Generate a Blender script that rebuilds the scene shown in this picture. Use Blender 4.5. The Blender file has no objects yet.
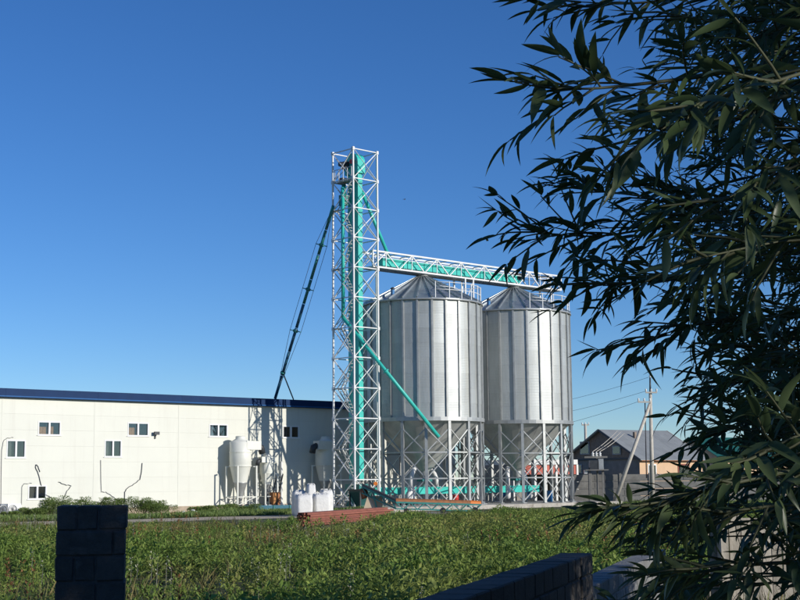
import bpy, bmesh, math, random
import numpy as np
from mathutils import Vector, Matrix
random.seed(7); RNG = np.random.default_rng(7)
S = bpy.context.scene
C = S.collection
# ------------------------------------------------------------------ camera
FPX, PITCH, ROLL, CAMZ = 1381.5, 0.1292, -0.0096, 2.2
cp, sp, cr, sr = math.cos(PITCH), math.sin(PITCH), math.cos(ROLL), math.sin(ROLL)
AX_R0, AX_U0, AX_F = Vector((1, 0, 0)), Vector((0, -sp, cp)), Vector((0, cp, sp))
AX_R = AX_R0*cr + AX_U0*sr
AX_U = -AX_R0*sr + AX_U0*cr
CAM = Vector((0, 0, CAMZ))
cd = bpy.data.cameras.new('camera'); cam = bpy.data.objects.new('camera', cd); C.objects.link(cam)
m = Matrix((AX_R, AX_U, -AX_F)).transposed().to_4x4(); m.translation = CAM
cam.matrix_world = m
cd.sensor_width = 36; cd.lens = FPX/800*36; cd.clip_end = 6000; cd.clip_start = 0.05
S.camera = cam
# ------------------------------------------------------------------ light
SUN_AZ, SUN_EL = math.radians(-30.6), math.radians(16.5)      # azimuth from +X, counter-clockwise
SUN = Vector((math.cos(SUN_AZ)*math.cos(SUN_EL), math.sin(SUN_AZ)*math.cos(SUN_EL), math.sin(SUN_EL)))
w = bpy.data.worlds.new('World'); S.world = w; w.use_nodes = True
nt = w.node_tree; nt.nodes.clear()
wo = nt.nodes.new('ShaderNodeOutputWorld'); bg = nt.nodes.new('ShaderNodeBackground'); sk = nt.nodes.new('ShaderNodeTexSky')
sk.sky_type = 'NISHITA'; sk.sun_disc = False; sk.sun_elevation = SUN_EL
sk.sun_rotation = math.pi/2 - SUN_AZ
sk.air_density = 1.0; sk.dust_density = 0.0; sk.ozone_density = 5.0; sk.altitude = 1700
bg.inputs[1].default_value = 0.112
hs = nt.nodes.new('ShaderNodeHueSaturation'); hs.inputs['Saturation'].default_value = 1.13; hs.inputs['Hue'].default_value = 0.508
nt.links.new(sk.outputs[0], hs.inputs['Color']); nt.links.new(hs.outputs[0], bg.inputs[0]); nt.links.new(bg.outputs[0], wo.inputs[0])
ld = bpy.data.lights.new('sun', 'SUN'); ld.energy = 3.7; ld.angle = math.radians(0.53); ld.color = (1.0, 0.945, 0.86)
lo = bpy.data.objects.new('sun', ld); C.objects.link(lo)
lo.rotation_euler = SUN.to_track_quat('Z', 'Y').to_euler()
S.view_settings.view_transform = 'Standard'; S.view_settings.look = 'None'
S.view_settings.exposure = 0.18; S.view_settings.gamma = 1.0; S.view_settings.use_curve_mapping = False
S.render.engine = 'CYCLES'
# ------------------------------------------------------------------ places
ORG = Vector((1.728, 105.467, 0)); AZ = math.radians(42.39)
D1 = Vector((math.cos(AZ), math.sin(AZ), 0)); D2 = Vector((-math.sin(AZ), math.cos(AZ), 0))
WALLV = 7.8                                                  # the warehouse wall, metres behind the silo axis
def LW(u, v, z=0): return ORG + D1*u + D2*v + Vector((0, 0, z))
def ray(px, py): return AX_F + AX_R*((px-400)/FPX) - AX_U*((py-300)/FPX)
def at_y(px, py, Y): d = ray(px, py); return CAM + d*(Y/d.y)
def at_z(px, py, z=0): d = ray(px, py); return CAM + d*((z-CAMZ)/d.z)
def at_v(px, py, v):                                          # on the plane v = const of the yard frame
    d = ray(px, py); t = (v-(CAM-ORG).dot(D2))/d.dot(D2); return CAM+d*t
def uvz(P): q = P-ORG; return (q.dot(D1), q.dot(D2), P.z)
def proj(P):
    q = P-CAM; d = q.dot(AX_F)
    return (400+FPX*q.dot(AX_R)/d, 300-FPX*q.dot(AX_U)/d, d)
# ------------------------------------------------------------------ materials
MATS = {}
def mat(name, col, rough=0.6, metal=0.0, var=0.12, scale=3.0, bump=0.0, bscale=40, stretch=None, rnd=0.0, spec=0.5, dirt=None, trans=0.0):
    if name in MATS: return MATS[name]
    M = bpy.data.materials.new(name); M.use_nodes = True; N = M.node_tree.nodes; L = M.node_tree.links
    b = N['Principled BSDF']; b.inputs['Roughness'].default_value = rough; b.inputs['Metallic'].default_value = metal
    b.inputs['Specular IOR Level'].default_value = spec
    g = N.new('ShaderNodeNewGeometry'); vec = g.outputs['Position']
    if stretch:
        mp = N.new('ShaderNodeMapping'); mp.inputs['Scale'].default_value = stretch; L.new(vec, mp.inputs[0]); vec = mp.outputs[0]
    n = N.new('ShaderNodeTexNoise'); n.inputs['Scale'].default_value = scale; n.inputs['Detail'].default_value = 6; n.inputs['Roughness'].default_value = .65
    L.new(vec, n.inputs['Vector'])
    cr_ = N.new('ShaderNodeValToRGB')
    e = cr_.color_ramp.elements
    e[0].position = .3; e[1].position = .7
    e[0].color = [max(0, c*(1-var)) for c in col]+[1]; e[1].color = [min(1, c*(1+var)) for c in col]+[1]
    L.new(n.outputs['Fac'], cr_.inputs[0]); out = cr_.outputs[0]
    if dirt:
        n2 = N.new('ShaderNodeTexNoise'); n2.inputs['Scale'].default_value = dirt[1]; n2.inputs['Detail'].default_value = 8; n2.inputs['Roughness'].default_value = .7
        mp2 = N.new('ShaderNodeMapping'); mp2.inputs['Scale'].default_value = dirt[4] if len(dirt) > 4 else (1, 1, 1)
        L.new(g.outputs['Position'], mp2.inputs[0]); L.new(mp2.outputs[0], n2.inputs['Vector'])
        r2 = N.new('ShaderNodeValToRGB'); r2.color_ramp.elements[0].position = dirt[2]; r2.color_ramp.elements[1].position = dirt[3]
        r2.color_ramp.elements[0].color = (0, 0, 0, 1); r2.color_ramp.elements[1].color = (1, 1, 1, 1)
        mx = N.new('ShaderNodeMix'); mx.data_type = 'RGBA'; L.new(n2.outputs['Fac'], r2.inputs[0]); L.new(r2.outputs[0], mx.inputs[0])
        L.new(out, mx.inputs[6]); mx.inputs[7].default_value = list(dirt[0])+[1]; out = mx.outputs[2]
    if rnd:
        oi = N.new('ShaderNodeObjectInfo'); mr = N.new('ShaderNodeMapRange'); mr.inputs[3].default_value = 1-rnd; mr.inputs[4].default_value = 1+rnd
        L.new(oi.outputs['Random'], mr.inputs[0])
        vm = N.new('ShaderNodeVectorMath'); vm.operation = 'SCALE'; L.new(out, vm.inputs[0]); L.new(mr.outputs[0], vm.inputs['Scale']); out = vm.outputs[0]
    L.new(out, b.inputs['Base Color'])
    if bump:
        nb = N.new('ShaderNodeTexNoise'); nb.inputs['Scale'].default_value = bscale; nb.inputs['Detail'].default_value = 5
        L.new(g.outputs['Position'], nb.inputs['Vector'])
        bp = N.new('ShaderNodeBump'); bp.inputs['Strength'].default_value = bump; bp.inputs['Distance'].default_value = .02
        L.new(nb.outputs['Fac'], bp.inputs['Height']); L.new(bp.outputs[0], b.inputs['Normal'])
    MATS[name] = M
    return M
def wave_bump(M, axis, scale, strength, dist=.02):
    N = M.node_tree.nodes; L = M.node_tree.links; b = N['Principled BSDF']
    g = N.new('ShaderNodeNewGeometry'); wv = N.new('ShaderNodeTexWave'); wv.wave_type = 'BANDS'; wv.bands_direction = axis
    wv.inputs['Scale'].default_value = scale; L.new(g.outputs['Position'], wv.inputs['Vector'])
    bp = N.new('ShaderNodeBump'); bp.inputs['Strength'].default_value = strength; bp.inputs['Distance'].default_value = dist
    L.new(wv.outputs['Fac'], bp.inputs['Height']); L.new(bp.outputs[0], b.inputs['Normal'])
galv = mat('galvanised_sheet', (.45, .47, .455), .54, .48, .12, 1.2, stretch=(1.5, 1.5, .25), rnd=.075, dirt=((.42, .41, .35), .5, .52, .8, (2, 2, .15)))
wave_bump(galv, 'Z', 2.6, .22)
galv_roof = mat('galvanised_roof', (.46, .50, .51), .42, .8, .14, 1.0, rnd=.08)
galv_dull = mat('galvanised_steel', (.39, .40, .39), .5, .5, .15, 2.0, rnd=.12)
galv_cone = mat('galvanised_cone', (.60, .61, .58), .45, .5, .2, .8, rnd=.12)
white_steel = mat('white_painted_steel', (.72, .72, .70), .45, 0, .06, 2, dirt=((.45, .36, .26), 5, .62, .85))
teal = mat('turquoise_paint', (.035, .50, .42), .42, 0, .10, 1.5, dirt=((.05, .28, .24), 3, .55, .8))
teal_dark = mat('deep_green_paint', (.02, .20, .18), .45, 0, .15, 2)
blue_pipe = mat('blue_pipe_paint', (.015, .10, .17), .45, 0, .15, 2)
cream = mat('cream_wall_panel', (.69, .69, .605), .6, 0, .03, .35, rnd=.014, dirt=((.60, .585, .51), .9, .52, .95, (2.2, 2.2, .14)))
white_wall = mat('white_render', (.76, .76, .72), .8, 0, .06, 2)
navy = mat('navy_metal', (.008, .034, .105), .6, 0, .1, 1, spec=.15)
bluetrim = mat('bright_blue_trim', (.015, .10, .28), .5, 0, .1, 1, spec=.2)
pvc = mat('white_window_plastic', (.82, .82, .80), .35, 0, .03, 4)
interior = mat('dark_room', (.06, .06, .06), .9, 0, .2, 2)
curtain = mat('orange_curtain', (.80, .40, .17), .9, 0, .2, 6)
concrete = mat('concrete', (.43, .40, .35), .9, 0, .2, 1.2, .4, 30, dirt=((.25, .22, .18), 2, .5, .75))
plinth_m = mat('plinth_earth', (.42, .34, .25), .9, 0, .25, 2.5, .4, 20)
cable = mat('black_cable', (.05, .05, .06), .6, 0, .1, 2)
orange = mat('orange_paint', (.80, .22, .03), .5, 0, .12, 3)
rust = mat('rusty_belt_guard', (.34, .13, .045), .7, .0, .3, 3, dirt=((.18, .08, .04), 4, .5, .7))
redtube = mat('red_oxide_tube', (.27, .095, .062), .55, 0, .2, 1.5, rnd=.22)
black = mat('black_rubber', (.025, .025, .028), .6, 0, .2, 3)
bagm = mat('white_woven_bag', (.70, .69, .655), .8, 0, .10, 5, .9, 7)
wood = mat('weathered_board', (.30, .27, .22), .85, 0, .3, 4, .4, 30, stretch=(3, 3, .4), rnd=.2)
paintblock = mat('black_painted_block', (.052, .047, .042), .8, 0, .3, 6, .5, 60, rnd=.2, dirt=((.11, .11, .105), 5, .55, .8))
greyblock = mat('grey_block', (.21, .21, .20), .9, 0, .22, 6, .6, 50, rnd=.15, dirt=((.15, .14, .13), 4, .5, .75))
mortar = mat('dark_mortar', (.06, .06, .06), .95, 0, .3, 10, .5, 80)
mortar_g = mat('grey_mortar', (.20, .19, .18), .95, 0, .3, 10, .5, 80)
roofgrey = mat('grey_metal_roof', (.27, .285, .28), .6, .0, .12, .8, rnd=.05)
roofgreen = mat('green_metal_roof', (.02, .12, .09), .45, 0, .12, .8)
peach = mat('peach_render', (.66, .45, .28), .85, 0, .06, 1.2)
brickwall = mat('grey_brown_brick', (.25, .195, .15), .9, 0, .3, 5)
greywall = mat('grey_render', (.25, .24, .22), .9, 0, .2, 1.5)
fence_m = mat('fence_concrete', (.20, .195, .18), .9, 0, .25, 1.5, rnd=.15)
polem = mat('concrete_pole', (.52, .48, .41), .8, 0, .12, 3)
ceramic = mat('white_insulator', (.7, .7, .68), .3, 0, .05, 3)
redpaint = mat('red_paint', (.55, .03, .02), .5, 0, .1, 3)
bluepaint = mat('blue_paint', (.03, .16, .36), .45, 0, .15, 3)
tarpm = mat('pale_tarpaulin', (.45, .50, .56), .6, 0, .15, 3)
beige = mat('beige_board', (.50, .40, .28), .85, 0, .12, 2)
darkmetal = mat('dark_machine_metal', (.05, .055, .06), .5, .3, .2, 4)
bark = mat('willow_bark', (.10, .085, .06), .9, 0, .3, 12, .7, 40, stretch=(1, 1, .3))
twigm = mat('willow_twig', (.05, .055, .022), .7, 0, .25, 20)
redpanel = mat('faded_red_panel', (.50, .12, .08), .7, 0, .15, 2)
def leaf_mat(name, c0, c1, attr=False, trans=.25, rough=.45, patch=None):
    M = bpy.data.materials.new(name); M.use_nodes = True; N = M.node_tree.nodes; L = M.node_tree.links
    b = N['Principled BSDF']; b.inputs['Roughness'].default_value = rough; b.inputs['Specular IOR Level'].default_value = .4
    mx = N.new('ShaderNodeMix'); mx.data_type = 'RGBA'; mx.inputs[6].default_value = list(c0)+[1]; mx.inputs[7].default_value = list(c1)+[1]
    if attr:
        a = N.new('ShaderNodeAttribute'); a.attribute_name = 'tint'; L.new(a.outputs['Fac'], mx.inputs[0])
    else:
        a = N.new('ShaderNodeObjectInfo'); L.new(a.outputs['Random'], mx.inputs[0])
    out = mx.outputs[2]
    if patch:
        g = N.new('ShaderNodeNewGeometry'); n = N.new('ShaderNodeTexNoise'); n.inputs['Scale'].default_value = patch[1]; n.inputs['Detail'].default_value = 3
        L.new(g.outputs['Position'], n.inputs['Vector'])
        r = N.new('ShaderNodeMapRange'); r.inputs[1].default_value = patch[2]; r.inputs[2].default_value = patch[3]; L.new(n.outputs['Fac'], r.inputs[0])
        m2 = N.new('ShaderNodeMix'); m2.data_type = 'RGBA'; L.new(r.outputs[0], m2.inputs[0]); L.new(out, m2.inputs[6]); m2.inputs[7].default_value = list(patch[0])+[1]; out = m2.outputs[2]
    L.new(out, b.inputs['Base Color'])
    tr = N.new('ShaderNodeBsdfTranslucent'); L.new(out, tr.inputs[0])
    ms = N.new('ShaderNodeMixShader'); ms.inputs[0].default_value = trans
    L.new(b.outputs[0], ms.inputs[1]); L.new(tr.outputs[0], ms.inputs[2]); L.new(ms.outputs[0], N['Material Output'].inputs[0])
    return M
leaf_w = leaf_mat('willow_leaf', (.050, .082, .032), (.100, .135, .058), False, .3, .4)
leaf_wa = leaf_mat('willow_leaf_mass', (.044, .072, .028), (.090, .122, .050), True, .3, .42)
weed_m = leaf_mat('weed_leaf', (.105, .20, .037), (.30, .39, .08), True, .3, .7, patch=((.38, .37, .11), .14, .47, .67))
dry_m = leaf_mat('dry_grass', (.26, .21, .09), (.15, .18, .05), True, .2, .7)
shrub_m = leaf_mat('shrub_leaf', (.12, .20, .05), (.26, .33, .10), True, .25, .55)
gm = bpy.data.materials.new('glass'); gm.use_nodes = True
N = gm.node_tree.nodes; L = gm.node_tree.links
gl = N.new('ShaderNodeBsdfGlossy'); gl.inputs['Roughness'].default_value = .03; tr = N.new('ShaderNodeBsdfTransparent'); tr.inputs[0].default_value = (.75, .78, .78, 1)
fr = N.new('ShaderNodeFresnel'); fr.inputs[0].default_value = 1.5; mr = N.new('ShaderNodeMapRange'); mr.inputs[3].default_value = .08; mr.inputs[4].default_value = 1
ms = N.new('ShaderNodeMixShader'); L.new(fr.outputs[0], mr.inputs[0]); L.new(mr.outputs[0], ms.inputs[0]); L.new(tr.outputs[0], ms.inputs[1]); L.new(gl.outputs[0], ms.inputs[2]); L.new(ms.outputs[0], N['Material Output'].inputs[0])
# ------------------------------------------------------------------ builders
def mesh_from(name, verts, faces, m, smooth=False):
    me = bpy.data.meshes.new(name); me.from_pydata([tuple(v) for v in verts], [], faces); me.materials.append(m)
    if smooth: me.polygons.foreach_set('use_smooth', [True]*len(me.polygons))
    me.update(); return me
def link(name, me, parent=None, loc=None, rotz=None):
    o = bpy.data.objects.new(name, me); C.objects.link(o)
    if parent: o.parent = parent
    if loc is not None: o.location = loc
    if rotz is not None: o.rotation_euler = (0, 0, rotz)
    return o
def tag(o, label=None, cat=None, group=None, kind=None):
    if label: o['label'] = label
    if cat: o['category'] = cat
    if group: o['group'] = group
    if kind: o['kind'] = kind
    return o
def thing(name, label, cat, loc=(0, 0, 0), rotz=0, group=None):
    o = bpy.data.objects.new(name, None); C.objects.link(o); o.location = loc; o.rotation_euler = (0, 0, rotz); o.empty_display_size = .3
    return tag(o, label, cat, group)
class MB:
    def __init__(s): s.v = []; s.f = []; s.sm = []
    def add(s, vs, fs, smooth=False):
        k = len(s.v); s.v += [tuple(v) for v in vs]; s.f += [tuple(i+k for i in f) for f in fs]; s.sm += [smooth]*len(fs); return s
    def box(s, x0, x1, y0, y1, z0, z1):
        return s.add([(x0,y0,z0),(x1,y0,z0),(x1,y1,z0),(x0,y1,z0),(x0,y0,z1),(x1,y0,z1),(x1,y1,z1),(x0,y1,z1)],
                     [(0,3,2,1),(4,5,6,7),(0,1,5,4),(1,2,6,5),(2,3,7,6),(3,0,4,7)])
    def bar(s, p, q, w, h=None):
        p, q = Vector(p), Vector(q); h = h or w; d = (q-p).normalized()
        a = d.cross(Vector((0, 0, 1))); a = Vector((1, 0, 0)) if a.length < 1e-4 else a.normalized(); b = a.cross(d)
        vs = [c+a*(i*w/2)+b*(j*h/2) for c in (p, q) for i, j in ((-1,-1),(1,-1),(1,1),(-1,1))]
        return s.add(vs, [(3,2,1,0),(4,5,6,7),(0,1,5,4),(1,2,6,5),(2,3,7,6),(3,0,4,7)])
    def tube(s, pts, r, n=10, cap=True, smooth=True):
        pts = [Vector(p) for p in pts]; rs = r if isinstance(r, (list, tuple)) else [r]*len(pts); k = len(s.v); prev = None
        for i, p in enumerate(pts):
            d = (pts[min(i+1, len(pts)-1)]-pts[max(i-1, 0)]).normalized()
            if prev is None:
                a = d.cross(Vector((0, 0, 1))); a = Vector((1, 0, 0)) if a.length < 1e-3 else a.normalized()
            else:
                a = prev-d*prev.dot(d); a = a.normalized() if a.length > 1e-6 else d.orthogonal().normalized()
            prev = a; b = d.cross(a)
            for j in range(n):
                t = 2*math.pi*j/n; s.v.append(tuple(p+a*(rs[i]*math.cos(t))+b*(rs[i]*math.sin(t))))
        for i in range(len(pts)-1):
            for j in range(n):
                s.f.append((k+i*n+j, k+i*n+(j+1) % n, k+(i+1)*n+(j+1) % n, k+(i+1)*n+j)); s.sm.append(smooth)
        if cap:
            s.f.append(tuple(k+j for j in range(n))[::-1]); s.sm.append(False)
            e = k+(len(pts)-1)*n; s.f.append(tuple(e+j for j in range(n))); s.sm.append(False)
        return s
    def lathe(s, prof, n=24, c=(0, 0), a0=0, a1=2*math.pi, smooth=True):
        k = len(s.v); full = abs(a1-a0-2*math.pi) < 1e-6; cnt = n if full else n+1
        for r, z in prof:
            for j in range(cnt):
                t = a0+(a1-a0)*j/n; s.v.append((c[0]+r*math.cos(t), c[1]+r*math.sin(t), z))
        for i in range(len(prof)-1):
            for j in range(n):
                j2 = (j+1) % cnt
                s.f.append((k+i*cnt+j, k+i*cnt+j2, k+(i+1)*cnt+j2, k+(i+1)*cnt+j)); s.sm.append(smooth)
        return s
    def build(s, name, m, parent=None, **kw):
        me = bpy.data.meshes.new(name); me.from_pydata(s.v, [], s.f); me.materials.append(m)
        me.polygons.foreach_set('use_smooth', s.sm); me.update()
        return link(name, me, parent, **kw)
BEAMS = {}
def beam_mesh(kind, m):
    k = (kind, m.name)
    if k in BEAMS: return BEAMS[k]
    if kind == 'angle':    # L-section of unit length along z, unit legs
        t = .16
        pr = [(-.5,-.5),(.5,-.5),(.5,-.5+t),(-.5+t,-.5+t),(-.5+t,.5),(-.5,.5)]
        n = 6; v = [(x,y,0) for x,y in pr]+[(x,y,1) for x,y in pr]
        f = [(i,(i+1)%n,n+(i+1)%n,n+i) for i in range(n)]+[(0,3,2,1),(0,5,4,3),(6,7,8,9),(6,9,10,11)]
    elif kind == 'round':
        n = 10; v = [(.5*math.cos(2*math.pi*j/n), .5*math.sin(2*math.pi*j/n), z) for z in (0,1) for j in range(n)]
        f = [(i,(i+1)%n,n+(i+1)%n,n+i) for i in range(n)]+[tuple(range(n))[::-1], tuple(range(n,2*n))]
    else:
        mb = MB().box(-.5,.5,-.5,.5,0,1); v, f = mb.v, mb.f
    BEAMS[k] = mesh_from('beam_'+kind, v, f, m, kind == 'round'); return BEAMS[k]
def beam(name, p, q, w, m, parent, h=None, kind='box', face=None):
    p, q = Vector(p), Vector(q); d = q-p; ln = d.length; z = d/ln
    up = Vector(face) if face is not None else (Vector((0, 0, 1)) if abs(z.z) < .98 else Vector((1, 0, 0)))
    x = up.cross(z); x = x.normalized() if x.length > 1e-5 else z.orthogonal().normalized(); y = z.cross(x)
    o = link(name, beam_mesh(kind, m), parent)
    M = Matrix((x*w, y*(h or w), z*ln)).transposed().to_4x4(); M.translation = p
    o.matrix_local = M
    return o
def holed(x0, x1, z0, z1, holes, y0, y1, m, name, parent, inset=.006):
    """a wall board x0..x1, z0..z1 with front at y0, back at y1, rectangular holes cut through"""
    x0 += inset; x1 -= inset; z0 += inset; z1 -= inset
    xs = sorted({x0, x1}|{c for h in holes for c in h[:2] if x0 < c < x1}); zs = sorted({z0, z1}|{c for h in holes for c in h[2:] if z0 < c < z1})
    def solid(i, j):
        if i < 0 or j < 0 or i >= len(xs)-1 or j >= len(zs)-1: return False
        cx, cz = (xs[i]+xs[i+1])/2, (zs[j]+zs[j+1])/2
        return not any(h[0] < cx < h[1] and h[2] < cz < h[3] for h in holes)
    mb = MB()
    for i in range(len(xs)-1):
        for j in range(len(zs)-1):
            if not solid(i, j): continue
            a, b, c, d = xs[i], xs[i+1], zs[j], zs[j+1]
            mb.add([(a,y0,c),(b,y0,c),(b,y0,d),(a,y0,d)], [(0,1,2,3)]); mb.add([(a,y1,c),(b,y1,c),(b,y1,d),(a,y1,d)], [(3,2,1,0)])
            if not solid(i-1, j): mb.add([(a,y0,c),(a,y0,d),(a,y1,d),(a,y1,c)], [(0,1,2,3)])
            if not solid(i+1, j): mb.add([(b,y0,c),(b,y1,c),(b,y1,d),(b,y0,d)], [(0,1,2,3)])
            if not solid(i, j-1): mb.add([(a,y0,c),(a,y1,c),(b,y1,c),(b,y0,c)], [(0,1,2,3)])
            if not solid(i, j+1): mb.add([(a,y0,d),(b,y0,d),(b,y1,d),(a,y1,d)], [(0,1,2,3)])
    if mb.v: return mb.build(name, m, parent)
def bevel_box(sx, sy, sz, bev, m, name, jit=0, seed=0):
    bm = bmesh.new(); bmesh.ops.create_cube(bm, size=1); bmesh.ops.scale(bm, vec=(sx, sy, sz), verts=bm.verts)
    bmesh.ops.bevel(bm, geom=bm.edges[:], offset=bev, segments=1, affect='EDGES')
    r = random.Random(seed)
    for v in bm.verts: v.co += Vector((r.uniform(-jit, jit), r.uniform(-jit, jit), r.uniform(-jit, jit)))
    me = bpy.data.meshes.new(name); bm.to_mesh(me); bm.free(); me.materials.append(m); return me

# ================================================================== GROUND
gmat = bpy.data.materials.new('field_soil'); gmat.use_nodes = True
N = gmat.node_tree.nodes; L = gmat.node_tree.links; b = N['Principled BSDF']; b.inputs['Roughness'].default_value = .95
g = N.new('ShaderNodeNewGeometry'); n1 = N.new('ShaderNodeTexNoise'); n1.inputs['Scale'].default_value = .35; n1.inputs['Detail'].default_value = 8
n2 = N.new('ShaderNodeTexNoise'); n2.inputs['Scale'].default_value = 6; n2.inputs['Detail'].default_value = 6
L.new(g.outputs['Position'], n1.inputs['Vector']); L.new(g.outputs['Position'], n2.inputs['Vector'])
r1 = N.new('ShaderNodeValToRGB'); r1.color_ramp.elements[0].position = .35; r1.color_ramp.elements[0].color = (.045, .075, .02, 1); r1.color_ramp.elements[1].position = .68; r1.color_ramp.elements[1].color = (.15, .14, .06, 1)
r2 = N.new('ShaderNodeValToRGB'); r2.color_ramp.elements[0].color = (.5, .5, .5, 1); r2.color_ramp.elements[1].color = (1.4, 1.4, 1.4, 1)
mx = N.new('ShaderNodeMix'); mx.data_type = 'RGBA'; mx.blend_type = 'MULTIPLY'; mx.inputs[0].default_value = 1
L.new(n1.outputs['Fac'], r1.inputs[0]); L.new(n2.outputs['Fac'], r2.inputs[0]); L.new(r1.outputs[0], mx.inputs[6]); L.new(r2.outputs[0], mx.inputs[7]); L.new(mx.outputs[2], b.inputs['Base Color'])
bp = N.new('ShaderNodeBump'); bp.inputs['Distance'].default_value = .08; L.new(n2.outputs['Fac'], bp.inputs['Height']); L.new(bp.outputs[0], b.inputs['Normal'])
tag(MB().add([(-2500,-300,0),(2500,-300,0),(2500,4000,0),(-2500,4000,0)], [(0,1,2,3)]).build('ground', gmat), 'green and brown weedy field soil', 'ground', kind='structure')
trackm = mat('dirt_track', (.56, .46, .32), .95, 0, .22, 1.5, .3, 12, dirt=((.30, .27, .16), 1.2, .5, .7))
def strip(name, L_, R_, m, z, label, cat):
    n = len(L_); v = [(p[0], p[1], z) for p in L_]+[(p[0], p[1], z) for p in R_]
    tag(MB().add(v, [(i+1, i, n+i, n+i+1) for i in range(n-1)]).build(name, m), label, cat, kind='structure')
tl, trr = [], []
for i in range(40):
    u = -46+i*1.0; k = math.sin(i*1.7)*.25+math.sin(i*.6)*.3; j2 = math.cos(i*1.3)*.25
    P = LW(u, -7.4+k-u*.10); Q = LW(u, -13.2+j2-u*.10); tl.append(P); trr.append(Q)
strip('dirt_track', tl, trr, trackm, .006, 'pale dirt track running past the warehouse', 'track')
yl, yr = [], []
for i in range(44):
    u = -46+i*1.5; yl.append(LW(u, WALLV+9)); yr.append(LW(u, -2.6+.5*math.sin(i*1.1) if u > -14 else 4.6+.6*math.sin(i*1.3)))
strip('yard_apron', yl, yr, mat('yard_earth', (.37, .31, .23), .95, 0, .25, 1.2, .6, 14, dirt=((.16, .16, .07), .9, .48, .62)), .003, 'bare earth yard apron beside the warehouse', 'yard')
slab = MB().box(-9.2, 16.6, -5.6, 5.6, -.2, .30).build('concrete_pad', concrete, loc=ORG, rotz=AZ)
tag(slab, 'raised concrete pad under the two silos', 'pad', kind='structure')

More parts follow.
